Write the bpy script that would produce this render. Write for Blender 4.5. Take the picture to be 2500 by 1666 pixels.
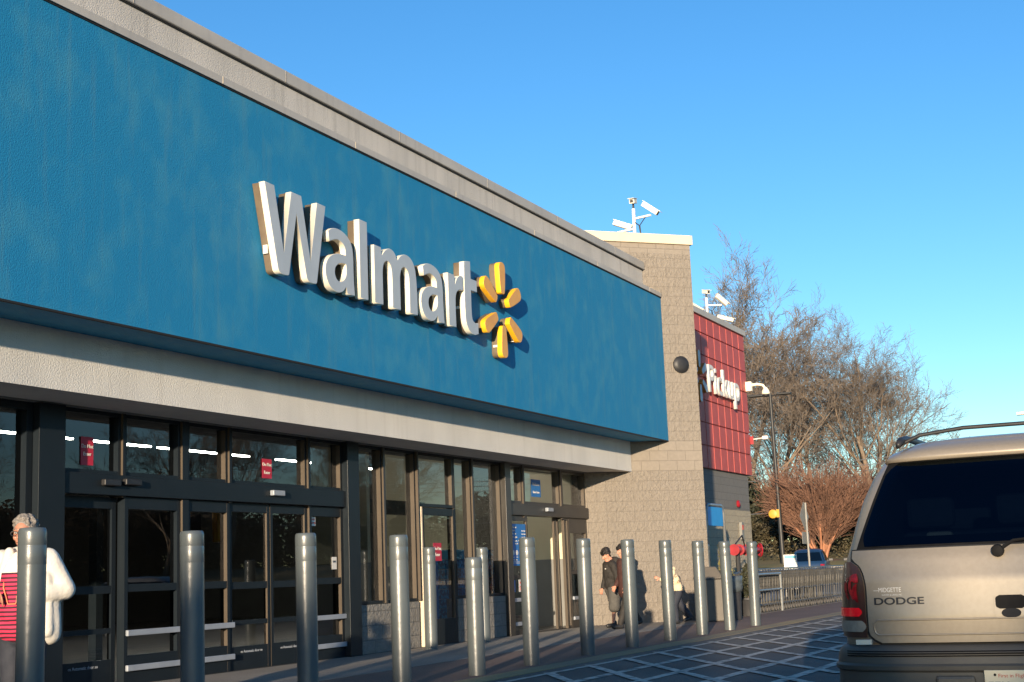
import bpy, bmesh, math, random
from mathutils import Vector, Matrix
R = math.radians
for o in list(bpy.data.objects): bpy.data.objects.remove(o)
sc = bpy.context.scene
col = sc.collection
# ---------------------------------------------------------------- camera, sky, sun, exposure
cam = bpy.data.objects.new('camera', bpy.data.cameras.new('camera')); col.objects.link(cam)
cam.data.sensor_width = 36; cam.data.lens = 49.68; cam.data.clip_end = 3000; cam.data.clip_start = .05
YAW, PIT, ROL = .4323423, .1647024, -.0388438
fw = Vector((math.cos(PIT)*math.cos(YAW), math.cos(PIT)*math.sin(YAW), math.sin(PIT)))
r0 = Vector((math.sin(YAW), -math.cos(YAW), 0)); u0 = r0.cross(fw)
rr = math.cos(ROL)*r0 + math.sin(ROL)*u0; uu = -math.sin(ROL)*r0 + math.cos(ROL)*u0
m3 = Matrix((rr, uu, -fw)).transposed()
cam.matrix_world = Matrix.Translation((0, 0, 1.10)) @ m3.to_4x4()
sc.camera = cam
SUN_EL, SUN_AZ = R(6.6), R(15.5)            # light travels towards +X, a little towards +Y
sdir = Vector((math.cos(SUN_EL)*math.cos(SUN_AZ), math.cos(SUN_EL)*math.sin(SUN_AZ), -math.sin(SUN_EL)))
w = bpy.data.worlds.new('World'); sc.world = w; w.use_nodes = True
nt = w.node_tree; bg = nt.nodes['Background']
sky = nt.nodes.new('ShaderNodeTexSky'); sky.sky_type = 'NISHITA'; sky.sun_disc = False
sky.sun_elevation = SUN_EL
sd = -sdir
sky.sun_rotation = math.atan2(sd.x, sd.y)
sky.air_density = .92; sky.dust_density = .15; sky.ozone_density = 2.8
hs_ = nt.nodes.new('ShaderNodeHueSaturation'); hs_.inputs['Saturation'].default_value = 1.18; hs_.inputs['Value'].default_value = 1.06; hs_.inputs['Hue'].default_value = .504
nt.links.new(sky.outputs[0], hs_.inputs['Color']); nt.links.new(hs_.outputs[0], bg.inputs[0]); bg.inputs[1].default_value = .15
sl = bpy.data.lights.new('sun', 'SUN'); so = bpy.data.objects.new('sun', sl); col.objects.link(so)
sl.energy = 4.9; sl.angle = R(.53); sl.color = (1, .80, .57)
so.rotation_euler = sdir.to_track_quat('-Z', 'Y').to_euler()
vs = sc.view_settings; vs.view_transform = 'Standard'; vs.look = 'None'; vs.gamma = 1; vs.use_curve_mapping = False
vs.exposure = .85
# ---------------------------------------------------------------- materials
def mat(name, c, rough=.6, c2=None, scale=4., stretch=(1, 1, 1), bump=0, bscale=40, metal=0, spec=.5, emit=0, lo=.35, hi=.65, coat=0, bdist=.02, alpha=None):
    m = bpy.data.materials.new(name); m.use_nodes = True; n = m.node_tree; b = n.nodes['Principled BSDF']
    b.inputs['Base Color'].default_value = (*c, 1); b.inputs['Roughness'].default_value = rough
    b.inputs['Metallic'].default_value = metal; b.inputs['Specular IOR Level'].default_value = spec
    b.inputs['Coat Weight'].default_value = coat; b.inputs['Coat Roughness'].default_value = .08
    if emit: b.inputs['Emission Color'].default_value = (*c, 1); b.inputs['Emission Strength'].default_value = emit
    tc = n.nodes.new('ShaderNodeTexCoord')
    if c2 is not None:
        mp = n.nodes.new('ShaderNodeMapping'); mp.inputs['Scale'].default_value = stretch
        no = n.nodes.new('ShaderNodeTexNoise'); no.inputs['Scale'].default_value = scale; no.inputs['Detail'].default_value = 6
        cr = n.nodes.new('ShaderNodeValToRGB'); cr.color_ramp.elements[0].position = lo; cr.color_ramp.elements[1].position = hi
        cr.color_ramp.elements[0].color = (*c, 1); cr.color_ramp.elements[1].color = (*c2, 1)
        n.links.new(tc.outputs['Object'], mp.inputs[0]); n.links.new(mp.outputs[0], no.inputs[0])
        n.links.new(no.outputs[0], cr.inputs[0]); n.links.new(cr.outputs[0], b.inputs['Base Color'])
    if bump:
        nb = n.nodes.new('ShaderNodeTexNoise'); nb.inputs['Scale'].default_value = bscale; nb.inputs['Detail'].default_value = 5
        bp = n.nodes.new('ShaderNodeBump'); bp.inputs['Strength'].default_value = bump; bp.inputs['Distance'].default_value = bdist
        n.links.new(tc.outputs['Object'], nb.inputs[0]); n.links.new(nb.outputs[0], bp.inputs['Height']); n.links.new(bp.outputs[0], b.inputs['Normal'])
    return m
M = {}
M['blue'] = mat('blue_stucco', (.005, .205, .410), .75, (.030, .240, .405), 3.0, (1, 1, .7), .5, 55, bdist=.012, lo=.46, hi=.74)
M['stucco'] = mat('grey_stucco', (.56, .53, .485), .85, (.47, .45, .415), 1.5, (1, 1, .35), .6, 60, bdist=.015)
M['fascia'] = mat('pale_stucco', (.74, .715, .665), .85, (.65, .63, .59), 1.2, (1, 1, .6), .6, 55, bdist=.015)
M['capmetal'] = mat('grey_cap_metal', (.47, .445, .40), .55, (.40, .38, .345), .8, (1, 1, 3), .05, 5)
M['cream'] = mat('cream_cap', (.72, .60, .43), .6, (.66, .55, .40), 3, bump=.1)
M['darkgap'] = mat('dark_gap', (.012, .013, .014), .8)
M['alu'] = mat('dark_bronze_aluminium', (.012, .017, .022), .34, (.014, .019, .024), 3, bump=.03, bscale=60, metal=.0, spec=.16)
M['alu2'] = mat('bronze_aluminium', (.034, .031, .028), .38, (.044, .040, .035), 3, bump=.03, bscale=60)
M['sunside'] = mat('mullion_sunlit_side', (.085, .067, .048), .5, (.07, .055, .04), 3)  # sunlit tone put into the colour of the bronze frame sides
M['shade'] = mat('dark_brown_foliage', (.022, .018, .012), .9, (.034, .026, .016), 2)
M['rubber'] = mat('black_rubber', (.006, .006, .007), .7, (.010, .010, .010), 12, spec=.15)
M['bronze'] = mat('bronze_can', (.13, .095, .06), .55, (.16, .12, .075), 5, bump=.05)
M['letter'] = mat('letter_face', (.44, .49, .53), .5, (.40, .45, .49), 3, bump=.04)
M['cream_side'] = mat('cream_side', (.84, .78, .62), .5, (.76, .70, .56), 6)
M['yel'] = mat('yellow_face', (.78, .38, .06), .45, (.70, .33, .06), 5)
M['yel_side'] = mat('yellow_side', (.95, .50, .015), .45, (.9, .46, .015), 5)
M['yel_shaded'] = mat('yellow_side_shaded', (.50, .24, .05), .5, (.44, .2, .045), 5)  # yellow sides of the wing spark, tower shade put into the colour
M['bollard'] = mat('bollard_plastic', (.095, .112, .118), .34, (.072, .086, .09), 3.5, (1, 1, .35), .10, 14, spec=.7, coat=.15)
M['white'] = mat('white_paint', (.75, .73, .68), .5, (.66, .64, .6), 6)
M['bar'] = mat('push_bar_alu', (.30, .33, .37), .4, (.25, .28, .32), 5, metal=.0)
M['galv'] = mat('galvanised', (.34, .35, .34), .4, (.27, .28, .28), 12, metal=.6)
M['chrome'] = mat('cart_chrome', (.20, .19, .17), .42, (.11, .108, .10), 9, metal=.6)
M['black'] = mat('matt_black', (.016, .017, .019), .5, (.022, .022, .024), 9)
M['red'] = mat('red_paint', (.34, .016, .026), .4, (.26, .012, .02), 6)
M['signred'] = mat('sign_red', (.50, .02, .05), .5, (.46, .02, .05), 4)
M['signblue'] = mat('sign_blue', (.02, .18, .50), .5, (.02, .16, .46), 4)
M['ptblue'] = mat('bright_blue', (.01, .30, .72), .5, (.01, .27, .66), 4)
M['teal'] = mat('teal', (.08, .48, .56), .5, (.07, .44, .52), 4)
M['red_tile'] = mat('red_tile', (.50, .085, .070), .6, (.44, .075, .062), 2.5, bump=.15, bscale=40)
M['grey_wall'] = mat('grey_block', (.20, .20, .19), .8, (.17, .17, .165), 2, bump=.2)
M['skin'] = mat('skin', (.42, .20, .13), .5, (.38, .17, .11), 20)
M['skin2'] = mat('light_skin', (.55, .27, .18), .5, (.50, .24, .16), 20)
M['hair_grey'] = mat('grey_hair', (.30, .27, .24), .8, (.12, .11, .10), 60, bump=.8, bscale=90)
M['hair_black'] = mat('black_hair', (.010, .009, .009), .6, (.02, .016, .014), 60, bump=.5, bscale=90)
M['jacket_white'] = mat('white_jacket', (.66, .63, .56), .7, (.58, .555, .50), 9, bump=.5, bscale=5, bdist=.06)
M['navy'] = mat('navy_cloth', (.020, .024, .036), .8, (.028, .032, .045), 14, bump=.3, bscale=20)
M['blackcloth'] = mat('black_cloth', (.018, .016, .015), .8, (.028, .025, .022), 14, bump=.5, bscale=16)
M['greycloth'] = mat('grey_cloth', (.085, .082, .075), .85, (.065, .063, .06), 14, bump=.5, bscale=14)
M['maroon'] = mat('maroon_cloth', (.06, .022, .018), .8, (.045, .018, .016), 14, bump=.4, bscale=20)
M['fleece'] = mat('cream_fleece', (.70, .55, .36), .9, (.20, .11, .05), 16, bump=.6, bscale=22, lo=.60, hi=.66)
M['gold'] = mat('champagne_paint', (.35, .302, .235), .38, (.328, .282, .218), 40, metal=.4, coat=.35)
M['bumper'] = mat('bumper_plastic', (.10, .095, .082), .5, (.085, .08, .07), 5, bump=.05, bscale=60, metal=.2)
M['vanglass'] = mat('tinted_glass', (.002, .006, .014), .07, spec=.42)
M['lining'] = mat('dark_lining', (.012, .013, .016), .9, (.016, .017, .02), 8)
M['seat'] = mat('grey_seat_cloth', (.045, .047, .052), .9, (.06, .06, .065), 20)
M['cartwheel'] = mat('grey_cart_wheel', (.09, .085, .08), .6, (.05, .05, .05), 20)
M['cartgrip'] = mat('cart_grip', (.04, .07, .11), .5)
M['lens'] = mat('smoked_lens', (.075, .028, .022), .3, (.055, .036, .028), 9, coat=.3)
M['lens_red'] = mat('red_lens', (.42, .012, .02), .25, (.16, .006, .01), 30, coat=.3)
M['lens_white'] = mat('clear_lens', (.36, .33, .27), .3, (.30, .27, .22), 30, coat=.3)
M['brake'] = mat('lit_brake_lens', (.85, .01, .02), .25, emit=.08, coat=.3)
M['carblue'] = mat('blue_car_paint', (.012, .035, .085), .3, (.014, .04, .09), 5, coat=.4)
M['cardark'] = mat('dark_car_paint', (.02, .021, .023), .3, (.025, .026, .028), 5, coat=.4)
M['carsilver'] = mat('silver_car_paint', (.30, .31, .32), .3, (.27, .28, .29), 5, metal=.4, coat=.4)
M['bark'] = mat('grey_brown_bark', (.23, .175, .125), .9, (.15, .115, .085), 6, (1, 1, .3), .6, 18)
M['twig'] = mat('twig_brown', (.175, .143, .116), .9, (.12, .098, .08), 1.2)
M['crapebark'] = mat('orange_bark', (.42, .19, .10), .7, (.30, .13, .07), 5, (1, 1, .3), .3, 14)
M['crapetwig'] = mat('rust_twig', (.20, .105, .068), .9, (.14, .075, .05), 1.6)
M['leafdark'] = mat('evergreen_leaf', (.040, .042, .020), .7, (.022, .026, .013), 1.5)
M['leafolive'] = mat('olive_leaf', (.085, .066, .034), .7, (.050, .044, .020), 2)
M['leafyel'] = mat('yellow_green_leaf', (.20, .17, .055), .7, (.11, .11, .04), 6)
M['pot'] = mat('dark_pot', (.03, .03, .032), .6, (.04, .04, .042), 8)
M['bin'] = mat('brown_bin', (.115, .10, .08), .5, (.095, .085, .07), 5, bump=.1, bscale=60)
M['bag'] = mat('bin_liner', (.10, .12, .13), .3, (.07, .085, .095), 9, bump=.8, bscale=14)
M['poleblack'] = mat('black_pole', (.018, .018, .018), .5, (.025, .024, .023), 5)
M['yelbox'] = mat('yellow_paint', (.62, .32, .03), .5, (.55, .28, .03), 6)
M['conc'] = mat('pale_concrete', (.33, .31, .28), .85, (.27, .255, .23), 1.5, bump=.3, bscale=40)
M['plate'] = mat('plate_cream', (.78, .70, .50), .45, (.74, .66, .47), 5)
M['ptext'] = mat('plate_blue', (.03, .10, .20), .5, (.03, .10, .20), 5)
M['redtext'] = mat('red_text', (.60, .08, .05), .5, (.6, .08, .05), 5)
M['greywood'] = mat('sign_back', (.22, .22, .20), .5, (.18, .18, .17), 7)
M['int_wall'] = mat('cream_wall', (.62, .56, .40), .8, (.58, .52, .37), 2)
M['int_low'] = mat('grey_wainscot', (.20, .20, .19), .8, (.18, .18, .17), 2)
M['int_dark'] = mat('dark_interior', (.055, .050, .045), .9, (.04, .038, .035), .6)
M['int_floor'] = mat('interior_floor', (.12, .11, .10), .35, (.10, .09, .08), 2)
M['carton_blue'] = mat('blue_carton', (.03, .26, .62), .35, (.015, .08, .24), 17, lo=.42, hi=.55)
M['carton_pale'] = mat('pale_blue_carton', (.10, .40, .62), .4, (.07, .33, .55), 6)
M['tube'] = mat('lit_lamp_tube', (1, .97, .85), .4, emit=22)
M['amber'] = mat('amber_panel', (.75, .36, .03), .5, (.65, .3, .03), 5)
M['roof'] = mat('roof_membrane', (.25, .25, .25), .9, (.3, .3, .3), 2)

def streaks(m, amt, z1, ln, colr):
    n = m.node_tree; b = n.nodes['Principled BSDF']; old = b.inputs['Base Color'].links[0].from_socket; L = n.links.new
    tc = n.nodes.new('ShaderNodeTexCoord'); mp = n.nodes.new('ShaderNodeMapping'); mp.inputs['Scale'].default_value = (5, 5, .35); nz = n.nodes.new('ShaderNodeTexNoise'); nz.inputs['Scale'].default_value = 1.6; nz.inputs['Detail'].default_value = 7
    L(tc.outputs['Object'], mp.inputs[0]); L(mp.outputs[0], nz.inputs[0])
    cr = n.nodes.new('ShaderNodeValToRGB'); cr.color_ramp.elements[0].position = .54; cr.color_ramp.elements[1].position = .70; L(nz.outputs[0], cr.inputs[0])
    mu = n.nodes.new('ShaderNodeMath'); mu.operation = 'MULTIPLY'; mu.inputs[1].default_value = amt; L(cr.outputs[0], mu.inputs[0])
    mx = n.nodes.new('ShaderNodeMix'); mx.data_type = 'RGBA'; L(mu.outputs[0], mx.inputs[0]); L(old, mx.inputs[6]); mx.inputs[7].default_value = (*colr, 1); L(mx.outputs[2], b.inputs['Base Color'])
streaks(M['blue'], .22, 7, 1, (.10, .24, .28)); streaks(M['stucco'], .5, 7, 1, (.36, .34, .31)); streaks(M['fascia'], .25, 7, 1, (.55, .52, .47)); streaks(M['bollard'], .5, 1, 1, (.15, .165, .165)); streaks(M['capmetal'], .4, 1, 1, (.33, .31, .28))
def glass_mat(name, tint, ior=1.55, gl=(.92, .95, 1)):
    m = bpy.data.materials.new(name); m.use_nodes = True; n = m.node_tree; n.nodes.clear()
    out = n.nodes.new('ShaderNodeOutputMaterial'); mx = n.nodes.new('ShaderNodeMixShader')
    tr = n.nodes.new('ShaderNodeBsdfTransparent'); tr.inputs[0].default_value = (*tint, 1)
    g = n.nodes.new('ShaderNodeBsdfGlossy'); g.inputs['Roughness'].default_value = .006; g.inputs[0].default_value = (*gl, 1)
    f = n.nodes.new('ShaderNodeFresnel'); f.inputs[0].default_value = ior
    nz = n.nodes.new('ShaderNodeTexNoise'); nz.inputs['Scale'].default_value = .9
    bp = n.nodes.new('ShaderNodeBump'); bp.inputs['Strength'].default_value = .03; bp.inputs['Distance'].default_value = .02
    tc = n.nodes.new('ShaderNodeTexCoord'); n.links.new(tc.outputs['Object'], nz.inputs[0]); n.links.new(nz.outputs[0], bp.inputs['Height'])
    n.links.new(bp.outputs[0], g.inputs['Normal'])
    n.links.new(f.outputs[0], mx.inputs[0]); n.links.new(tr.outputs[0], mx.inputs[1]); n.links.new(g.outputs[0], mx.inputs[2]); n.links.new(mx.outputs[0], out.inputs[0])
    return m
M['rearglass'] = glass_mat('rear_tinted_glass', (.075, .11, .155), 1.42, (.55, .75, 1))
M['glass'] = glass_mat('window_glass', (.78, .81, .80), 1.62)

def block_mat(name, c1, c2, mortar, rough_face=True, zs=None):
    """split-face block laid in courses; UV in metres (along wall, height)"""
    m = bpy.data.materials.new(name); m.use_nodes = True; n = m.node_tree; b = n.nodes['Principled BSDF']; b.inputs['Roughness'].default_value = .9
    L = n.links.new
    uv = n.nodes.new('ShaderNodeUVMap')
    br = n.nodes.new('ShaderNodeTexBrick'); br.inputs['Scale'].default_value = 1; br.inputs['Brick Width'].default_value = .43; br.inputs['Row Height'].default_value = .2155
    br.inputs['Mortar Size'].default_value = .007; br.inputs['Mortar Smooth'].default_value = .6
    br.inputs['Color1'].default_value = (*c1, 1); br.inputs['Color2'].default_value = (*c2, 1); br.inputs['Mortar'].default_value = (*mortar, 1)
    L(uv.outputs[0], br.inputs[0])
    n1 = n.nodes.new('ShaderNodeTexNoise'); n1.inputs['Scale'].default_value = 13; n1.inputs['Detail'].default_value = 7; n1.inputs['Roughness'].default_value = .65
    tc = n.nodes.new('ShaderNodeTexCoord'); L(tc.outputs['Object'], n1.inputs[0])
    mixc = n.nodes.new('ShaderNodeMix'); mixc.data_type = 'RGBA'; mixc.blend_type = 'MULTIPLY'; mixc.inputs[0].default_value = .35
    L(br.outputs[0], mixc.inputs[6]); L(n1.outputs[0], mixc.inputs[7]); L(mixc.outputs[2], b.inputs['Base Color'])
    h = n.nodes.new('ShaderNodeMath'); h.operation = 'MULTIPLY_ADD'; L(br.outputs['Fac'], h.inputs[0]); h.inputs[1].default_value = -.35
    if rough_face:
        h2 = n.nodes.new('ShaderNodeMath'); h2.operation = 'MULTIPLY'; h2.inputs[1].default_value = 1.0; L(n1.outputs[0], h2.inputs[0])
        if zs:      # smooth-faced courses between the split-face ones
            sp = n.nodes.new('ShaderNodeSeparateXYZ'); L(uv.outputs[0], sp.inputs[0]); last = h2
            for a, bb in zs:
                g1 = n.nodes.new('ShaderNodeMath'); g1.operation = 'LESS_THAN'; L(sp.outputs[1], g1.inputs[0]); g1.inputs[1].default_value = a
                g2 = n.nodes.new('ShaderNodeMath'); g2.operation = 'GREATER_THAN'; L(sp.outputs[1], g2.inputs[0]); g2.inputs[1].default_value = bb
                g3 = n.nodes.new('ShaderNodeMath'); g3.operation = 'ADD'; L(g1.outputs[0], g3.inputs[0]); L(g2.outputs[0], g3.inputs[1])
                g4 = n.nodes.new('ShaderNodeMath'); g4.operation = 'MULTIPLY'; L(last.outputs[0], g4.inputs[0]); L(g3.outputs[0], g4.inputs[1]); last = g4
            L(last.outputs[0], h.inputs[2])
        else: L(h2.outputs[0], h.inputs[2])
    else: h.inputs[2].default_value = 0
    bp = n.nodes.new('ShaderNodeBump'); bp.inputs['Strength'].default_value = .6 if rough_face else .4; bp.inputs['Distance'].default_value = .12 if rough_face else .02
    L(h.outputs[0], bp.inputs['Height']); L(bp.outputs[0], b.inputs['Normal'])
    return m
M['cmu'] = block_mat('tan_split_face_block', (.302, .265, .222), (.288, .253, .211), (.274, .240, .200), True, [(3.235, 3.88), (8.08, 9)])
M['cmu2'] = block_mat('beige_split_face_block', (.50, .44, .32), (.46, .41, .30), (.33, .29, .22))
M['cmu3'] = block_mat('grey_smooth_block', (.21, .205, .19), (.20, .195, .18), (.13, .13, .12), False)
M['cmu4'] = block_mat('grey_split_face_block', (.27, .26, .235), (.25, .24, .22), (.17, .165, .15))

def ground_mat(name, c1, c2, spots, rough=.85):
    m = mat(name, c1, rough, c2, .5, bump=.5, bscale=90, bdist=.01)
    n = m.node_tree; b = n.nodes['Principled BSDF']; old = b.inputs['Base Color'].links[0].from_socket
    nz = n.nodes.new('ShaderNodeTexNoise'); nz.inputs['Scale'].default_value = 60; nz.inputs['Detail'].default_value = 3
    tc = n.nodes.new('ShaderNodeTexCoord'); n.links.new(tc.outputs['Object'], nz.inputs[0])
    cr = n.nodes.new('ShaderNodeValToRGB'); cr.color_ramp.elements[0].position = .4; cr.color_ramp.elements[1].position = .7
    cr.color_ramp.elements[0].color = (.8, .8, .8, 1); cr.color_ramp.elements[1].color = (spots,)*3 + (1,)
    n.links.new(nz.outputs[0], cr.inputs[0])
    mx = n.nodes.new('ShaderNodeMix'); mx.data_type = 'RGBA'; mx.blend_type = 'MULTIPLY'; mx.inputs[0].default_value = 1
    n.links.new(old, mx.inputs[6]); n.links.new(cr.outputs[0], mx.inputs[7]); n.links.new(mx.outputs[2], b.inputs['Base Color'])
    return m
M['asphalt'] = ground_mat('asphalt', (.070, .066, .060), (.105, .097, .086), 1.6)
M['walk'] = ground_mat('concrete_walk', (.30, .27, .23), (.24, .22, .19), 1.15)
M['redwalk'] = ground_mat('red_concrete', (.19, .125, .10), (.15, .10, .082), 1.2)
M['yelkerb'] = ground_mat('worn_yellow_kerb', (.34, .255, .12), (.24, .195, .125), 1.2)
M['grass'] = ground_mat('winter_grass', (.125, .115, .045), (.17, .135, .06), 1.4, 1)
M['mulch'] = ground_mat('mulch', (.14, .07, .045), (.10, .055, .04), 1.4, 1)
M['kerbc'] = ground_mat('kerb_concrete', (.36, .32, .26), (.30, .27, .22), 1.1)
M['stripe'] = mat('worn_white_marking', (.52, .475, .41), .8, (.13, .122, .11), 7, lo=.48, hi=.66, bump=.3, bscale=90)

# ---------------------------------------------------------------- mesh helpers
class MB:
    def __init__(s): s.v = []; s.f = []; s.uv = {}; s.sm = False
    def quad(s, a, b, c, d, uv=None):
        i = len(s.v); s.v += [tuple(a), tuple(b), tuple(c), tuple(d)]; s.f.append((i, i+1, i+2, i+3))
        if uv: s.uv[len(s.f)-1] = uv
        return s
    def box(s, x0, x1, y0, y1, z0, z1, T=None):
        i = len(s.v)
        p = [(x0, y0, z0), (x1, y0, z0), (x1, y1, z0), (x0, y1, z0), (x0, y0, z1), (x1, y0, z1), (x1, y1, z1), (x0, y1, z1)]
        s.v += [tuple(T @ Vector(q)) if T else q for q in p]
        for f in ((0, 3, 2, 1), (4, 5, 6, 7), (0, 1, 5, 4), (1, 2, 6, 5), (2, 3, 7, 6), (3, 0, 4, 7)): s.f.append(tuple(i+k for k in f))
        return s
    def tube(s, pts, rad, n=8, cap=True):
        pts = [Vector(p) for p in pts]
        if not hasattr(rad, '__len__'): rad = [rad]*len(pts)
        base = len(s.v); t = (pts[1]-pts[0]).normalized()
        up = Vector((0, 0, 1)) if abs(t.z) < .9 else Vector((1, 0, 0))
        a = t.cross(up).normalized()
        for k, p in enumerate(pts):
            if k == 0: t = pts[1]-pts[0]
            elif k == len(pts)-1: t = pts[-1]-pts[-2]
            else: t = (pts[k+1]-p).normalized() + (p-pts[k-1]).normalized()
            t = t.normalized() if t.length > 1e-9 else Vector((0, 0, 1))
            a = a - t*a.dot(t)
            a = a.normalized() if a.length > 1e-6 else t.orthogonal().normalized()
            b = t.cross(a)
            for j in range(n):
                an = 2*math.pi*j/n; q = p + (a*math.cos(an) + b*math.sin(an))*rad[k]; s.v.append(tuple(q))
        for k in range(len(pts)-1):
            for j in range(n):
                i0 = base+k*n+j; i1 = base+k*n+(j+1) % n; s.f.append((i0, i1, i1+n, i0+n))
        if cap:
            s.f.append(tuple(base+j for j in reversed(range(n)))); s.f.append(tuple(base+(len(pts)-1)*n+j for j in range(n)))
        return s
    def lathe(s, prof, c=(0, 0, 0), n=24, axis='z'):
        base = len(s.v)
        for r_, h in prof:
            for j in range(n):
                an = 2*math.pi*j/n; x, y = r_*math.cos(an), r_*math.sin(an)
                p = {'z': (x, y, h), 'x': (h, x, y), 'y': (x, h, y)}[axis]
                s.v.append((p[0]+c[0], p[1]+c[1], p[2]+c[2]))
        for k in range(len(prof)-1):
            for j in range(n):
                i0 = base+k*n+j; i1 = base+k*n+(j+1) % n; s.f.append((i0, i1, i1+n, i0+n))
        s.f.append(tuple(base+j for j in reversed(range(n)))); s.f.append(tuple(base+(len(prof)-1)*n+j for j in range(n)))
        return s
    def prism(s, poly, y0, y1, T=None):
        """polygon in x,z extruded along y"""
        i = len(s.v); n = len(poly)
        for y in (y0, y1):
            for x, z in poly:
                p = Vector((x, y, z)); s.v.append(tuple(T @ p) if T else tuple(p))
        s.f.append(tuple(range(i, i+n))); s.f.append(tuple(reversed(range(i+n, i+2*n))))
        for k in range(n): s.f.append((i+k, i+n+k, i+n+(k+1) % n, i+(k+1) % n))
        return s
    def grid(s, rows):
        base = len(s.v); nr = len(rows); nc = len(rows[0])
        for r_ in rows: s.v += [tuple(p) for p in r_]
        for i in range(nr-1):
            for j in range(nc-1):
                a = base+i*nc+j; s.f.append((a, a+1, a+nc+1, a+nc))
        return s
    def build(s, name, m, parent=None, bevel=0, smooth=False, fixn=True):
        me = bpy.data.meshes.new(name); me.from_pydata(s.v, [], s.f)
        if s.uv:
            u = me.uv_layers.new(name='UVMap'); li = 0
            for pi, f in enumerate(s.f):
                for k in range(len(f)):
                    if pi in s.uv: u.data[li].uv = s.uv[pi][k]
                    li += 1
        if bevel or fixn:
            bm = bmesh.new(); bm.from_mesh(me)
            if fixn and not s.uv: bmesh.ops.recalc_face_normals(bm, faces=bm.faces)
            if bevel:
                ed = [e for e in bm.edges if len(e.link_faces) == 2 and e.calc_face_angle(0) > .6]
                bmesh.ops.bevel(bm, geom=ed, offset=bevel, segments=2, affect='EDGES', profile=.5, clamp_overlap=True)
            bm.to_mesh(me); bm.free()
        if smooth:
            for p in me.polygons: p.use_smooth = True
            if smooth == 'a':
                me.set_sharp_from_angle(angle=R(35))
        me.materials.append(m)
        o = bpy.data.objects.new(name, me); col.objects.link(o); o.parent = parent
        return o
def tag(o, label=None, cat=None, group=None, kind=None):
    if label: o['label'] = label
    if cat: o['category'] = cat
    if group: o['group'] = group
    if kind: o['kind'] = kind
    return o
def thing(name, label, cat, loc=(0, 0, 0), rz=0, group=None):
    o = bpy.data.objects.new(name, None); o.empty_display_size = .2; col.objects.link(o); o.location = loc; o.rotation_euler = (0, 0, rz)
    return tag(o, label, cat, group)
def copy_tree(o, parent=None):
    c = o.copy(); col.objects.link(c); c.parent = parent
    for ch in [q for q in bpy.data.objects if q.parent == o]: copy_tree(ch, c)
    return c
def place(o, loc, rz=0, label=None, scale=1):
    o.location = loc; o.rotation_euler = (0, 0, rz); o.scale = (scale,)*3 if not hasattr(scale, '__len__') else scale
    if label: o['label'] = label
    return o
FRONT = Matrix(((1, 0, 0), (0, 0, -1), (0, 1, 0)))      # text plane facing -Y
BACK = Matrix(((0, 0, -1), (-1, 0, 0), (0, 1, 0)))      # text plane facing -X
def text(body, size, loc, m, parent, name='lettering', ax=FRONT, ext=.002, xs=1., off=0, align='CENTER', bev=0):
    cu = bpy.data.curves.new(name, 'FONT'); cu.body = body; cu.size = size; cu.extrude = ext; cu.offset = off; cu.align_x = align; cu.bevel_depth = bev
    cu.space_line = 1.0
    t = bpy.data.objects.new(name, cu); col.objects.link(t)
    bpy.context.view_layer.update()
    me = bpy.data.meshes.new_from_object(t.evaluated_get(bpy.context.evaluated_depsgraph_get()))
    bpy.data.objects.remove(t); bpy.data.curves.remove(cu)
    me.transform(Matrix.Diagonal((xs, 1, 1, 1))); me.transform(Matrix.Translation(loc) @ ax.to_4x4())
    me.materials.clear(); me.materials.append(m)
    o = bpy.data.objects.new(name, me); col.objects.link(o); o.parent = parent
    return o
def smooth_path(pts, n=6):
    """pts: (x, z, flag) flag 1 = smooth point; corners keep sharp"""
    out = []; N = len(pts)
    for i in range(N):
        p0, p1, p2, p3 = pts[i-1], pts[i], pts[(i+1) % N], pts[(i+2) % N]
        if not p1[2] and not p2[2]: out.append((p1[0], p1[1])); continue
        a = Vector(p1[:2]); b = Vector(p2[:2]); d = (b-a).length
        def tan(pp, p, pn):
            v = Vector(pn[:2])-Vector(pp[:2]); return v.normalized()*d if v.length else v
        t1 = tan(p0, p1, p2) if p1[2] else (b-a)*.9; t2 = tan(p1, p2, p3) if p2[2] else (b-a)*.9
        for k in range(n):
            t = k/n; h = (2*t**3-3*t*t+1)*a + (t**3-2*t*t+t)*t1 + (-2*t**3+3*t*t)*b + (t**3-t*t)*t2
            out.append((h.x, h.y))
    return out
def outline_mesh(paths, y0, y1, name, m, parent, bev=.006, off=0.):
    """closed outlines in x,z (holes allowed) as a solid between y0 and y1"""
    cu = bpy.data.curves.new(name, 'CURVE'); cu.dimensions = '2D'; cu.fill_mode = 'BOTH'; cu.extrude = (y1-y0)/2-bev; cu.bevel_depth = bev; cu.offset = off-bev
    for p in paths:
        sp = cu.splines.new('POLY'); sp.points.add(len(p)-1); sp.use_cyclic_u = True
        for q, (x, z) in zip(sp.points, p): q.co = (x, z, 0, 1)
    t = bpy.data.objects.new(name, cu); col.objects.link(t); bpy.context.view_layer.update()
    me = bpy.data.meshes.new_from_object(t.evaluated_get(bpy.context.evaluated_depsgraph_get()))
    bpy.data.objects.remove(t); bpy.data.curves.remove(cu)
    me.transform(Matrix.Translation((0, (y0+y1)/2, 0)) @ FRONT.to_4x4())
    me.materials.clear(); me.materials.append(m)
    o = bpy.data.objects.new(name, me); col.objects.link(o); o.parent = parent
    return o
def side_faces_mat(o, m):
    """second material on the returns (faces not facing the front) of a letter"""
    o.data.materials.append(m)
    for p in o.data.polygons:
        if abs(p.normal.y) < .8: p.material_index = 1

def sunlit_sides(o):      # sunlight painted in: lighter tan on frame faces turned to the sun
    o.data.materials.append(M['sunside'])
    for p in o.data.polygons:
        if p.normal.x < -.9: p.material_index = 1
    return o
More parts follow.
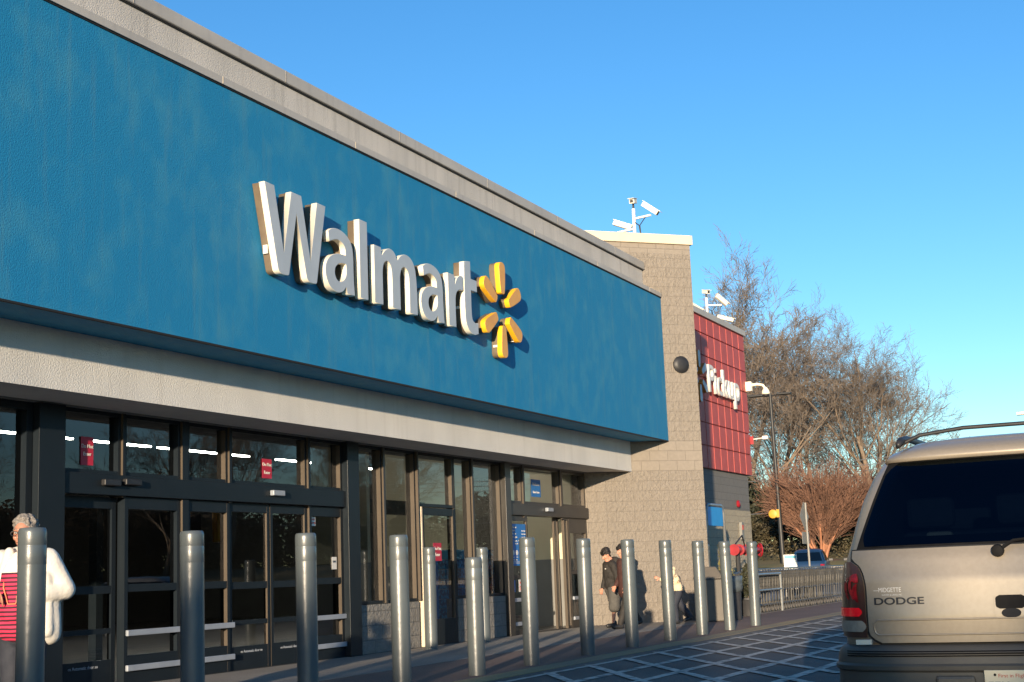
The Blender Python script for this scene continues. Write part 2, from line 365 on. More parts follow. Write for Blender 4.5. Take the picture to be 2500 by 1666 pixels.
# ================================================================ THE SETTING
def gz(x):      # height of the ground: the lot rises gently towards the far road
    if x < 55: return 0
    if x < 76: return .75*((x-55)/21)**1.3
    return .75
g = MB(); xs = [-600, -60, 0, 30, 55] + [55+i*1.5 for i in range(1, 15)] + [140, 600]
g.grid([[(x, y, gz(x)) for y in (-900, -60, 0, 60, 900)] for x in xs])
tag(g.build('ground', M['asphalt'], fixn=False), kind='structure')
g = MB(); rows = []
for i, x in enumerate([76.2, 77, 78, 80, 83, 87, 92, 100, 130, 250, 700, 1500]):
    z = [.92, 1.05, 1.15, 1.3, 1.55, 1.9, 2.3, 2.6, 2.8, 3, 3, 3][i]
    rows.append([(x, y, z + .12*math.sin(y*.31+x)) for y in [-900, -60, -20, -5] + [k*1.6 for k in range(0, 32)] + [70, 200, 900]])
g.grid(rows); tag(g.build('grass_bank', M['grass'], fixn=False, smooth=True), kind='structure')
g = MB(); g.box(75.9, 76.3, -300, 300, .5, .98); tag(g.build('far_kerb', M['kerbc'], bevel=.02), kind='structure')
g = MB(); g.lathe([(1.9, 0), (1.7, .10), (.9, .22), (.2, .26)], (80, 18.4, 1.12), 20); tag(g.build('mulch_bed', M['mulch'], smooth=True), kind='structure')
g = MB().box(-14, 60, 9.0, 30, -.3, .014); tag(g.build('sidewalk', M['walk']), kind='structure')
g = MB().box(-14, 60, 7.22, 9.0, -.3, .010); tag(g.build('red_walkway', M['redwalk']), kind='structure')
g = MB().box(-14, 60, 6.86, 7.22, -.3, .007); tag(g.build('yellow_kerb', M['yelkerb']), kind='structure')
# crosswalk: stripes along the kerb and slanted rungs
rng = random.Random(3)
mk = MB()
def strip(x0, y0, x1, y1, wd, z):
    d = Vector((x1-x0, y1-y0)); n = Vector((-d.y, d.x)).normalized()*wd/2; k = max(2, int(d.length/.18)); A = []; B = []
    for i in range(k+1):
        t = i/k; q = Vector((x0, y0))+d*t; j1 = 1+rng.uniform(-.09, .09); j2 = 1+rng.uniform(-.09, .09)
        A.append((q.x+n.x*j1, q.y+n.y*j1, z)); B.append((q.x-n.x*j2, q.y-n.y*j2, z))
    mk.grid([B, A])
for y in (6.66, 5.86, 5.16, 4.42, 3.7): strip(8, y, 32, y-.012*24, .13 if y < 6.6 else .10, .006)
for k in range(-6, 15):
    x = 17.2+k*1.22; strip(x+.2, 6.62, x-5.0, 3.25, .11, .010)
tag(mk.build('crosswalk_marking', M['stripe'], fixn=False), kind='structure')

# ================================================================ STORE BUILDING
XL = -12.0
store = thing('store_building', 'big discount store with blue stucco front, glass entrances and tan block tower', 'store', (20, 11.35, 0))
def P(name, m, parent=store, **k):      # returns a builder placed in world coordinates under parent
    mb = MB(); mb._a = (name, m, parent, k); return mb
inv = {}
def fin(mb):
    name, m, parent, k = mb._a
    o = mb.build(name, m, None, **k)
    bpy.context.view_layer.update() if parent and parent.name not in inv else None
    if parent:
        if parent.name not in inv: inv[parent.name] = parent.matrix_world.inverted()
        o.parent = parent; o.matrix_parent_inverse = inv[parent.name]
    return o
def adopt(o, parent):
    if parent.name not in inv: bpy.context.view_layer.update(); inv[parent.name] = parent.matrix_world.inverted()
    o.parent = parent; o.matrix_parent_inverse = inv[parent.name]; return o
bpy.context.view_layer.update()
YB, YF, YD = 9.889, 10.544, 11.35
# blue panel, drip edge, soffits, fascia
b = P('blue_panel', M['blue']).box(XL, 29.38, YB, 10.5, 3.885, 7.055); bp_ = fin(b)
b = P('drip_edge', M['darkgap']).box(XL, 29.39, YB-.004, YB+.03, 3.862, 3.8845); fin(b)
b = P('panel_soffit', M['blue']).box(XL, 28.9, YB+.031, YF+.1, 3.868, 3.8848); fin(b)
b = P('fascia', M['fascia']).box(XL, 28.735, YF, YD-.05, 3.22, 3.867, ); fin(b)
b = P('entrance_soffit', M['grey_wall']).box(XL, 28.3, YD-.049, YD+.6, 3.20, 3.86); fin(b)
b = P('shadow_joint', M['darkgap']).box(XL, 29.40, YB-.012, YB+.2, 7.0555, 7.075); fin(b)
# sloped sheet cap over the blue panel, stucco parapet, coping
m_ = P('sheet_cap', M['capmetal'])
prof = [(YB-.03, 7.076), (YB-.03, 7.165), (10.19, 7.33), (10.19, 7.076)]
x1 = 29.36
for i in range(4):
    a, c = prof[i], prof[(i+1) % 4]; m_.quad((XL, a[0], a[1]), (x1, a[0], a[1]), (x1, c[0], c[1]), (XL, c[0], c[1]))
m_.quad(*[(x1, p[0], p[1]) for p in prof]); fin(m_)
for x in (13.35, 16.4, 19.45, 22.5, 25.55, 28.6): fin(P('cap_seam', M['cream']).box(x, x+.012, YB-.033, YB-.0, 7.078, 7.167))
b = P('parapet', M['stucco']).box(XL, 29.09, 10.18, 10.55, 7.30, 7.665); fin(b)
b = P('parapet_joint', M['darkgap']).box(XL, 29.10, 10.16, 10.56, 7.6655, 7.684); fin(b)
b = P('coping', M['capmetal'], bevel=.012).box(XL, 29.11, 10.13, 10.62, 7.6845, 7.855); fin(b)
for x in (12.05, 15.1, 18.15, 21.2, 24.25, 27.3): fin(P('coping_seam', M['conc']).box(x, x+.012, 10.126, 10.13, 7.686, 7.853))
b = P('roof_slab', M['roof']).box(XL, 30.8, 10.56, 40, 7.2, 7.3); fin(b)
# tan block tower: 45 degree face towards the camera
def wall_uv(mb, pts, z0, z1, u0=0):
    u = u0
    for a, c in zip(pts, pts[1:]):
        L = math.hypot(c[0]-a[0], c[1]-a[1])
        mb.quad((a[0], a[1], z0), (c[0], c[1], z0), (c[0], c[1], z1), (a[0], a[1], z1), [(u, z0), (u+L, z0), (u+L, z1), (u, z1)]); u += L
    return mb
tw = P('tower_wall', M['cmu'])
wall_uv(tw, [(28.02, 12.6), (28.02, 11.33), (28.285, 11.005), (29.962, 9.328), (30.83, 10.196), (30.83, 14.0), (27.9, 14), (28.0, 12.6)], 0, 8.30)
fin(tw)
dx = .05
tc_ = P('tower_cap', M['cream'], bevel=.01)
pts = [(27.55, 11.66), (29.96, 9.25), (30.90, 10.19), (30.90, 14.1), (27.55, 14.1)]
i = len(tc_.v)
for z in (8.30, 8.515):
    tc_.v += [(x, y, z) for x, y in pts]
tc_.f.append(tuple(range(5))[::-1]); tc_.f.append(tuple(range(5, 10)))
for k in range(5): tc_.f.append((k, (k+1) % 5, 5+(k+1) % 5, 5+k))
fin(tc_)
# pickup wing
pw = P('wing_wall', M['cmu3']); wall_uv(pw, [(30.8, 11.7), (42.05, 11.7), (42.05, 24)], 2.755, 8.1); fin(pw)
pw = P('wing_base_wall', M['cmu2']); wall_uv(pw, [(30.8, 11.69), (42.07, 11.69), (42.07, 24)], 0, 2.75); fin(pw)
tp = P('red_tile_cladding', M['red_tile'])
for cx_ in range(18):
    for cz in range(7):
        x0 = 42.32-(cx_+1)*.641; z0 = 3.83+cz*.639
        z1_ = min(z0+.639, 8.15)
        if z1_-z0 < .1: continue
        if cz == 6: z1_ = 8.15
        i = len(tp.v); gx, gd = .028, .022
        tp.box(x0+gx, x0+.641-gx, 11.62, 11.66, z0+gx*.6, z1_-gx*.6)
fin(tp)
b = P('cladding_backing', M['red_tile']).box(31.0, 42.30, 11.661, 11.6895, 3.84, 8.14); fin(b)
b = P('cladding_end', M['red_tile']).box(42.075, 42.3, 11.69, 12.1, 3.84, 8.14); fin(b)
b = P('wing_coping', M['capmetal'], bevel=.01).box(30.9, 42.36, 11.56, 24, 8.15, 8.33); fin(b)
b = P('wing_roof', M['roof']).box(30.9, 42.0, 11.9, 40, 7.95, 8.05); fin(b)
b = P('back_wall', M['grey_wall']).box(XL, 42.0, 40, 40.2, 0, 8.1); fin(b)
b = P('side_wall', M['grey_wall']).box(XL-.3, XL-.201, 9.9, 40, 0, 7.8); fin(b)
b = P('side_wall', M['grey_wall']).box(41.9, 42.04, 24, 40, 0, 8.1); fin(b)
# interior: hall, partitions, floor, lamps
b = P('interior_floor', M['int_floor']).box(XL, 42, YD+.12, 32, .02, .03); fin(b)
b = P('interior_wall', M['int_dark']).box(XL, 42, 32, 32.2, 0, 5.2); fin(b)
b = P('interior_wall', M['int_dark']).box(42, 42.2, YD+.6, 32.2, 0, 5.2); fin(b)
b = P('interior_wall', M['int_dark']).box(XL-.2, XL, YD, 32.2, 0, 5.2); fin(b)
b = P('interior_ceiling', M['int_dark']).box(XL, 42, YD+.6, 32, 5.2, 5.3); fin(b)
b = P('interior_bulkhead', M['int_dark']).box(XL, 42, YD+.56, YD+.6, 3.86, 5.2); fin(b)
pt = P('vestibule_wall', M['int_wall']).box(27.94, 28.0, YD+.3, 16.5, 1.42, 4.6); fin(pt)
pt = P('vestibule_wainscot', M['int_low']).box(27.93, 28.0, YD+.3, 16.5, .03, 1.419); fin(pt)
pt = P('vestibule_wall', M['int_wall']).box(20.75, 20.85, 12.4, 13.5, 1.42, 3.6); fin(pt)
pt = P('vestibule_wainscot', M['int_low']).box(20.74, 20.85, 12.4, 13.5, .03, 1.419); fin(pt)
pt = P('inner_screen', M['alu']).box(23.2, 23.35, 15.2, 15.35, .03, 3.4).box(25.3, 25.45, 15.2, 15.35, .03, 3.4).box(20.8, 28, 15.2, 15.35, 2.5, 2.8); fin(pt)
pt = P('inner_screen', M['alu']).box(14.2, 14.35, 15.2, 15.35, .03, 3.4).box(17.3, 17.45, 15.2, 15.35, .03, 3.4).box(12, 20.8, 15.2, 15.35, 2.5, 2.8); fin(pt)
for k, (x0, x1_) in enumerate([(13.5, 17.0), (17.8, 21.0), (21.5, 22.0), (22.5, 24.4), (24.7, 28.0), (29.2, 31.2), (31.9, 35.6), (36.2, 39.0)]):
    b = P('lamp_tube', M['tube']).box(x0, x1_, 19.95, 20.05, 4.15, 4.18); fin(b)

for x0 in (21.6, 25.2):  # extra tubes hidden above the view, added to brighten the vestibule
    b = P('lamp_tube', M['tube']).box(x0, x0+1.3, 12.9, 13.05, 3.9, 3.94); fin(b)
def glazed(name, x0, x1, z0, z1, rails=(), fr=.05, mk_=M['alu'], y=YD, dep=.11, label=None, bottom=None, top=None, parent=store):
    """aluminium frame with its panes as a sub-part"""
    f = P(name, mk_, parent)
    bt = bottom or fr; tp_ = top or fr
    f.box(x0, x0+fr, y, y+dep, z0, z1).box(x1-fr, x1, y, y+dep, z0, z1)
    f.box(x0+fr, x1-fr, y+.002, y+dep-.002, z0, z0+bt).box(x0+fr, x1-fr, y+.002, y+dep-.002, z1-tp_, z1)
    zs = [z0+bt]
    for a, h in rails: f.box(x0+fr, x1-fr, y+.004, y+dep-.004, a, a+h); zs += [a, a+h]
    zs.append(z1-tp_)
    o = fin(f)
    if mk_ is M['alu2'] or x0 > 14.5: sunlit_sides(o)
    if label: o['label'] = label
    gl = MB()
    for a, c in zip(zs[::2], zs[1::2]):
        if c-a > .03: gl.quad((x0+fr-.01, y+dep*.5, a-.01), (x1-fr+.01, y+dep*.5, a-.01), (x1-fr+.01, y+dep*.5, c+.01), (x0+fr-.01, y+dep*.5, c+.01))
    p = gl.build('pane', M['glass'], None, fixn=False)
    bpy.context.view_layer.update(); p.parent = o; p.matrix_parent_inverse = o.matrix_world.inverted()
    return o
# transoms over the exit doors and the entrance
for x0, x1_ in ((12.30, 13.32), (13.38, 14.44), (14.58, 15.43), (15.49, 17.32), (17.38, 18.28)): glazed('transom_window', x0, x1_, 2.46, 3.20, fr=.045, dep=.14)
for x0, x1_ in ((24.08, 24.78), (24.86, 26.62), (26.72, 27.98)): glazed('transom_window', x0, x1_, 2.46, 3.20, fr=.05, mk_=M['alu2'], dep=.14)
# posts
po = P('post', M['alu'], bevel=.004).box(11.88, 12.29, YD-.09, YD+.2, 0.015, 3.2); fin(po)
for x0, x1_, mt in ((18.29, 18.62, 'alu'), (23.84, 24.07, 'alu2')):
    fin(P('post', M[mt], bevel=.004).box(x0, x1_, YD-.10, YD+.2, .015, 3.2))
for x0, x1_, z0 in ((13.325, 13.375, 2.2), (14.45, 14.57, .015), (15.435, 15.485, 2.2), (17.325, 17.375, 2.2)):
    sunlit_sides(fin(P('mullion', M['alu']).box(x0, x1_, YD-.03, YD+.17, z0, 3.2)))
for x0, x1_ in ((24.785, 24.855), (26.625, 26.715)): sunlit_sides(fin(P('mullion', M['alu2']).box(x0, x1_, YD-.03, YD+.17, 2.2, 3.2)))
fin(P('door_header', M['alu'], bevel=.006).box(12.30, 18.285, YD-.06, YD+.18, 2.215, 2.458))
fin(P('door_header', M['alu2'], bevel=.006).box(24.08, 28.0, YD-.06, YD+.18, 2.235, 2.458))
# left window
glazed('shop_window', 6.0, 11.87, .35, 3.2, fr=.09, dep=.16)
fin(P('window_sill_wall', M['cmu4']).box(-2, 11.87, YD, YD+.2, 0, .35))
# exit doors
def push_bar(x0, x1, z, parent): 
    return fin(P('push_bar', M['bar'], parent, bevel=.008).box(x0, x1, YD-.045, YD-.003, z, z+.07))
def bars(o, x0, x1, zs=(.575, .17)):
    bpy.context.view_layer.update()
    for z in zs: push_bar(x0, x1, z, o)
d1 = glazed('sliding_door', 12.33, 13.36, .02, 2.20, ((1.08, .09), (.62, .06)), fr=.07, y=YD+.10, dep=.06, bottom=.30, top=.13)
d2 = glazed('side_light', 13.40, 14.44, .02, 2.21, ((1.09, .09), (.585, .05)), fr=.06, bottom=.33, top=.14); bars(d2, 13.42, 14.44)
d3 = glazed('side_light', 14.58, 15.47, .02, 2.21, ((1.09, .09), (.585, .05)), fr=.06, bottom=.33, top=.14); bars(d3, 14.60, 15.52)
d4 = glazed('sliding_door', 15.49, 16.42, .02, 2.21, ((1.07, .09), (.60, .06)), fr=.06, y=YD+.03, dep=.06, bottom=.30, top=.12)
d5 = glazed('sliding_door', 16.44, 17.36, .02, 2.21, ((1.07, .09), (.60, .06)), fr=.06, y=YD+.03, dep=.06, bottom=.30, top=.12)
d6 = glazed('side_light', 17.38, 18.28, .02, 2.21, ((1.09, .09), (.585, .05)), fr=.06, bottom=.33, top=.14); bars(d6, 17.40, 18.28)
# small window-film arrows and safety text on the kick plates
for o, xc in ((d4, 15.98), (d5, 16.9), (d1, 12.82)):
    yy = YD+.03 if o is not d1 else YD+.10
    t = text('\u2039\u2039\u2039 Automatic door \u203a\u203a\u203a', .055, (xc, yy-.004, .235), M['bar'], None, 'door_decal'); adopt(t, o)
# sensors
for xc, zc, mt in ((13.05, 2.36, 'black'), (13.42, 2.38, 'black'), (16.45, 2.36, 'bar'), (25.85, 2.37, 'bar')):
    s_ = P('door_sensor', M[mt], bevel=.012).box(xc-.14, xc+.14, YD-.13, YD-.061, zc-.04, zc+.035); fin(s_)
# knee walls and vestibule windows
def knee(x0, x1): 
    k = P('knee_wall', M['cmu4']); k.quad((x0, YD-.02, 0), (x1, YD-.02, 0), (x1, YD-.02, .75), (x0, YD-.02, .75), [(x0, 0), (x1, 0), (x1, .75), (x0, .75)])
    k.quad((x0, YD-.02, .75), (x1, YD-.02, .75), (x1, YD+.2, .75), (x0, YD+.2, .75), [(x0, 0), (x1, 0), (x1, .2), (x0, .2)])
    k.quad((x0, YD+.2, 0), (x0, YD-.02, 0), (x0, YD-.02, .75), (x0, YD+.2, .75), [(0, 0), (.2, 0), (.2, .75), (0, .75)])
    k.quad((x1, YD-.02, 0), (x1, YD+.2, 0), (x1, YD+.2, .75), (x1, YD-.02, .75), [(0, 0), (.2, 0), (.2, .75), (0, .75)]); fin(k)
knee(18.625, 20.55); knee(21.93, 23.835)
for x0, x1_ in ((18.63, 19.47), (19.54, 20.56)): glazed('shop_window', x0, x1_, .76, 3.2, fr=.045, dep=.15)
for x0, x1_ in ((21.93, 22.60), (22.67, 23.83)): glazed('shop_window', x0, x1_, .76, 3.2, fr=.045, dep=.15)
glazed('transom_window', 20.60, 21.92, 2.30, 3.2, fr=.05, dep=.14)
for x0, x1_ in ((19.475, 19.535), (22.605, 22.665)): sunlit_sides(fin(P('mullion', M['alu2']).box(x0, x1_, YD-.03, YD+.17, .76, 3.2)))
sunlit_sides(fin(P('mullion', M['alu2']).box(20.565, 20.60, YD-.05, YD+.17, .76, 3.2)))
ed = glazed('emergency_door', 20.72, 21.90, .02, 2.28, (), fr=.07, dep=.07, y=YD-.02, bottom=.42, top=.12)
fin(P('door_jamb', M['cream'], bevel=.004).box(20.645, 20.69, YD-.05, YD+.06, .02, 2.29))
bpy.context.view_layer.update()
adopt(MB().tube([(21.78, YD-.09, 1.0), (21.78, YD-.09, 1.35)], .015, 8).build('pull_handle', M['alu'], None), ed)
# entrance: fixed leaf, open gap, leaves stacked at the right, side light
e1 = glazed('sliding_door', 24.09, 24.98, .02, 2.23, ((1.05, .06), (.32, .05)), fr=.055, mk_=M['alu2'], dep=.06, bottom=.08, top=.10); bars(e1, 24.14, 24.96, (.62, .18))
e2 = glazed('sliding_door', 26.50, 26.72, .02, 2.23, (), fr=.05, mk_=M['alu2'], y=YD+.10, dep=.05)
e3 = glazed('sliding_door', 26.78, 27.0, .02, 2.23, (), fr=.05, mk_=M['alu2'], dep=.06)
e4 = glazed('side_light', 27.02, 28.0, .02, 2.23, ((1.09, .08), (.585, .05)), fr=.055, mk_=M['alu2'], bottom=.2, top=.30); bars(e4, 27.05, 27.95)
fin(P('threshold', M['darkgap']).box(12.3, 28, YD-.02, YD+.12, .0141, .0195))

# ---------------------------------------------------------------- signs on the building
sign = thing('store_sign', 'large raised white letters Walmart with a six-rayed yellow spark on the blue front', 'sign', (17, YB, 4.9))
L = {}
W_ = [(0, 1.10, 0), (.21, 1.10, 0), (.405, .28, 0), (.58, 1.10, 0), (.81, 1.10, 0), (1.005, .28, 0), (1.17, 1.09, 0), (1.38, 1.09, 0), (1.15, .03, 0), (1.13, .005, 1), (.98, .0, 1), (.92, .03, 1), (.895, .09, 0), (.695, .83, 0), (.52, .03, 0), (.50, .005, 1), (.35, .0, 1), (.285, .03, 1), (.26, .09, 0)]
A_o = [(.09, .775, 0), (.20, .83, 1), (.37, .845, 1), (.55, .80, 1), (.67, .70, 1), (.71, .55, 1), (.715, .35, 1), (.725, .15, 1), (.74, .0, 0), (.545, .0, 0), (.52, .085, 0), (.43, .01, 1), (.30, -.02, 1), (.12, .03, 1), (.02, .17, 1), (.03, .33, 1), (.15, .45, 1), (.33, .51, 1), (.515, .52, 0), (.50, .62, 1), (.42, .68, 1), (.30, .695, 1), (.115, .635, 0)]
A_i = [(.52, .40, 0), (.38, .385, 1), (.27, .32, 1), (.245, .23, 1), (.30, .15, 1), (.39, .14, 1), (.49, .20, 1), (.53, .29, 1)]
l_ = [(0, 1.10, 0), (.21, 1.10, 0), (.21, 0, 0), (0, 0, 0)]
m__ = [(0, 0, 0), (0, .82, 0), (.195, .82, 0), (.215, .71, 0), (.30, .79, 1), (.43, .845, 1), (.56, .82, 1), (.655, .72, 0), (.75, .80, 1), (.90, .845, 1), (1.06, .81, 1), (1.16, .70, 1), (1.20, .54, 1), (1.215, .35, 1), (1.22, 0, 0), (.985, 0, 0), (.985, .42, 1), (.96, .58, 1), (.87, .65, 1), (.77, .61, 1), (.725, .50, 1), (.72, .38, 1), (.72, 0, 0), (.49, 0, 0), (.49, .42, 1), (.465, .58, 1), (.38, .65, 1), (.28, .61, 1), (.235, .5, 1), (.23, .38, 1), (.23, 0, 0)]
r_ = [(0, 0, 0), (0, .82, 0), (.215, .82, 0), (.235, .68, 0), (.29, .77, 1), (.40, .84, 1), (.505, .845, 0), (.505, .62, 0), (.38, .61, 1), (.27, .54, 1), (.235, .40, 1), (.235, 0, 0)]
t_ = [(.03, 1.10, 0), (.25, 1.14, 0), (.25, .86, 0), (.46, .86, 0), (.46, .67, 0), (.25, .67, 0), (.25, .34, 1), (.275, .21, 1), (.37, .165, 1), (.47, .18, 0), (.47, .0, 0), (.34, -.03, 1), (.17, .0, 1), (.05, .12, 1), (.02, .34, 1), (.02, .67, 0), (.02, .86, 0)]
for nm, paths, ox in (('W', [W_], 13.96), ('a', [A_o, A_i], 15.30), ('l', [l_], 16.18), ('m', [m__], 16.565), ('a', [A_o, A_i], 17.88), ('r', [r_], 18.77), ('t', [t_], 19.30)):
    pp = [smooth_path([(x+ox, z+4.888, f) for x, z, f in p]) for p in paths]
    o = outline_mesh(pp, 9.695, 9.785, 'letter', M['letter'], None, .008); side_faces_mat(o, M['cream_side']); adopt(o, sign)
    c = outline_mesh(pp, 9.786, YB-.004, 'return_can', M['bronze'], None, .003, -.006)
    bpy.context.view_layer.update(); c.parent = o; c.matrix_parent_inverse = o.matrix_world.inverted()
def ray_poly(cx_, cz, an, r1, r2, w1, w2):
    d = Vector((math.cos(an), math.sin(an))); n = Vector((-d.y, d.x)); c = Vector((cx_, cz)); q = []
    def pt(a, b_, f): v = c+d*a+n*b_; q.append((v.x, v.y, f))
    e = .05
    pt(r1, -w1/2+.03, 1); pt(r1+.03, -w1/2, 1); pt(r2-.12, -w2/2, 1); pt(r2-.035, -w2/2+.02, 1); pt(r2, -w2/2+.08, 1); pt(r2, w2/2-.08, 1); pt(r2-.035, w2/2-.02, 1); pt(r2-.12, w2/2, 1); pt(r1+.03, w1/2, 1); pt(r1, w1/2-.03, 1)
    return smooth_path(q, 4)
for k in range(6):
    p = ray_poly(20.73, 5.43, R(90+60*k), .27, .80, .15, .235)
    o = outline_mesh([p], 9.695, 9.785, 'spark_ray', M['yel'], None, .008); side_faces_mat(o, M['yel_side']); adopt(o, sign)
    c = outline_mesh([p], 9.786, YB-.004, 'return_can', M['bronze'], None, .003, -.006)
    bpy.context.view_layer.update(); c.parent = o; c.matrix_parent_inverse = o.matrix_world.inverted()
adopt(MB().box(14.150, 14.165, 9.795, 9.86, 5.13, 5.24).build('sign_tag', M['white'], None), sign)
adopt(MB().box(20.622, 20.635, 9.78, 9.86, 4.80, 4.84).box(21.27, 21.31, 9.78, 9.86, 4.98, 5.0).box(19.305, 19.32, 9.79, 9.86, 5.24, 5.28).build('sign_bracket', M['white'], None), sign)

ps = thing('pickup_sign', 'raised white Pickup letters beside a yellow spark on the red tile wing', 'sign', (40, 11.6, 6.1))
o = text('Pickup', 1.02, (0, 0, 0), M['white'], None, 'letters', FRONT, .035, 1, .002, bev=.004)
xx = [v.co.x for v in o.data.vertices]; zz_ = [v.co.z for v in o.data.vertices]
kx = (41.02-37.98)/(max(xx)-min(xx)); kz = (6.76-5.72)/(max(zz_)-min(zz_))
o.data.transform(Matrix.Translation((37.98-min(xx)*kx, 11.52, 5.72-min(zz_)*kz)) @ Matrix.Diagonal((kx, 1, kz, 1))); adopt(o, ps)
for k in range(6):
    p = ray_poly(37.02, 6.32, R(90+60*k), .24, .72, .14, .22)
    o = outline_mesh([p], 11.44, 11.59, 'spark_ray', M['letter'], None, .008); side_faces_mat(o, M['yel_shaded']); adopt(o, ps)

def poster(name, label, x0, x1, z0, z1, m, lines, tcol, y=YD-.006, group=None, cat='sign'):
    t = thing(name, label, cat, ((x0+x1)/2, y, z0), group=group)
    adopt(MB().box(x0, x1, y-.003, y, z0, z1).build('panel', m, None), t)
    for s_, sz, z in lines: adopt(text(s_, sz, ((x0+x1)/2, y-.006, z), tcol, None), t)
    return t
yp = YD+.06
poster('do_not_enter_sign', 'red Do Not Enter sign high in the leftmost transom window', 12.70, 12.91, 2.56, 2.89, M['signred'], (('Do Not', .062, 2.76), ('Enter', .062, 2.67)), M['white'], yp)
poster('do_not_enter_sign', 'red Do Not Enter sign in the wide transom above the middle sliding doors', 16.30, 16.53, 2.57, 2.84, M['signred'], (('Do Not', .066, 2.74), ('Enter', .066, 2.63)), M['white'], yp)
poster('do_not_enter_sign', 'red Do Not Enter sign at head height on the emergency door behind the bollards', 21.14, 21.42, 1.40, 1.70, M['signred'], (('Do Not', .08, 1.58), ('Enter', .08, 1.48)), M['white'], YD+.005)
poster('welcome_sign', 'small blue Welcome Enter here sign in the transom over the open entrance', 25.35, 25.80, 2.62, 2.96, M['signblue'], (('Welcome', .085, 2.84), ('Enter here', .07, 2.69)), M['white'], yp)
t = poster('info_poster', 'tall blue information poster with opening hours on the left entrance door leaf', 24.18, 24.86, 1.29, 2.07, M['signblue'], (), M['white'], YD-.004)
for k, s_ in enumerate(('Welcome', 'Hours', 'Mon-Sun', '6am-11pm')): adopt(text(s_, .055, (24.22, YD-.011, 1.99-.06*k), M['white'], None, align='LEFT'), t)
for k in range(3): adopt(text('6am - 11pm', .035, (24.84, YD-.011, 1.93-.06*k), M['white'], None, align='RIGHT'), t)
adopt(text('Pharmacy     Vision Center', .04, (24.52, YD-.011, 1.74), M['white'], None), t)
adopt(text('9am - 7pm     9am - 6pm', .035, (24.52, YD-.011, 1.69), M['white'], None), t)
ic = MB()
for k in range(4):
    ic.lathe([(.045, 0), (.05, .004)], (24.28+.16*k, YD-.008-.003, 1.53), 12, 'y')
    ic.box(24.25+.16*k, 24.31+.16*k, YD-.011, YD-.008, 1.44, 1.455)
adopt(ic.build('pictograms', M['white'], None), t)
adopt(text('For your safety', .035, (24.22, YD-.011, 1.39), M['white'], None, align='LEFT'), t)
lm = MB()
for k in range(3): lm.box(24.22, 24.80-.05*(k % 2), YD-.011, YD-.008, 1.365-.02*k, 1.371-.02*k)
adopt(lm.build('small_print', M['white'], None), t)
poster('notice_sticker', 'small blue notice sticker low on the left entrance door leaf', 24.16, 24.36, .80, 1.02, M['signblue'], (('NO', .06, .93), ('VAPE', .05, .85)), M['white'], YD+.02)
poster('notice_sticker', 'small pink and white notice sticker low on the left entrance door leaf', 24.52, 24.72, .80, 1.03, M['white'], (('PULL', .055, .95), ('EMERG', .045, .88), ('OPEN', .05, .83)), M['redtext'], YD+.02)
poster('door_sticker', 'white safety sticker at the top of the glass right of the sliding doors', 17.47, 17.60, 1.93, 2.06, M['white'], (('STOP', .035, 2.01), ('DOOR', .035, 1.96)), M['redtext'], YD+.045)
poster('door_sticker', 'white paper notice at mid height on the glass right of the sliding doors', 18.03, 18.16, 1.30, 1.48, M['white'], (('EXIT', .04, 1.40),), M['black'], YD+.045)
tag(MB().box(21.25, 21.45, YD+.30, YD+.36, .35, 1.38).build('price_board', M['carton_pale']), 'tall pale blue price board behind the emergency door glass', 'sign')
tag(MB().box(21.52, 21.64, YD+.20, YD+.30, .35, 1.65).build('price_board', M['signblue']), 'tall dark blue price strip behind the emergency door glass', 'sign')
tag(MB().tube([(16.95, 12.6, 1.75), (16.95, 12.62, 2.4)], .11, 10).build('column_wrap', M['amber']), 'amber column glimpsed inside behind the right sliding door', 'column')
tag(MB().box(12.4, 13.3, 12.9, 13.0, .16, .24).build('floor_barrier', M['amber']), 'low orange barrier inside behind the left sliding door', 'barrier')
# water cartons stacked behind the vestibule windows
cb = [0]
def carton(x, y, z, wd, h, m, label):
    t = MB().box(0, wd, 0, .34, 0, h).build('water_case', m, None, bevel=.006); t.location = (x, y, z); tag(t, label, 'case', 'cases of water bottles stacked in the vestibule'); return t
c0 = None
for i in range(4):
    for k in range(9):
        c = carton(22.45+.48*i, YD+.32+.03*(k % 2), .06+.172*k, .45, .165, M['carton_pale'] if (k == 8 and i < 2) else M['carton_blue'],
                   'blue water case behind the window, %s from the bottom of the %s stack' % (('first', 'second', 'third', 'fourth', 'fifth', 'sixth', 'seventh', 'eighth', 'ninth')[k], ('leftmost', 'second', 'third', 'rightmost')[i]))
c = MB().tube([(26.15, 11.8, .02), (26.15, 11.8, .93), (26.15, 11.8, .97)], [.075, .075, .03], 16).build('guard_post', M['galv'], None, smooth='a'); tag(c, 'shiny short guard post just inside the open entrance', 'post')
# speaker, bell, lock box, strobe
n45 = Vector((-1, -1, 0)).normalized()
sp = MB().lathe([(.19, 0), (.19, .03), (.15, .07), (.08, .085)], (0, 0, 0), 24, 'x').build('wall_speaker', M['black'], None, smooth='a')
sp.location = (29.68+n45.x*.005, 9.61+n45.y*.005, 5.57); sp.rotation_euler = (0, 0, R(225)); tag(sp, 'round black speaker mounted high on the tan block tower', 'speaker')
bl = MB().lathe([(.10, 0), (.11, -.04), (.08, -.07), (.03, -.08)], (40.69, 11.68, 2.94), 20, 'y').build('alarm_bell', M['red'], None, smooth='a'); tag(bl, 'round red alarm bell on the grey wall below the red tiles', 'bell')
lb = thing('wall_cabinet', 'narrow metal cabinet with warning label on the beige block wall below the bell', 'cabinet', (40.8, 11.69, 1.9))
adopt(MB().box(40.72, 40.92, 11.60, 11.685, 1.9, 2.4).build('body', M['greywood'], None, bevel=.005), lb)
adopt(MB().box(40.74, 40.90, 11.595, 11.599, 2.18, 2.32).build('warning_label', M['redtext'], None), lb)

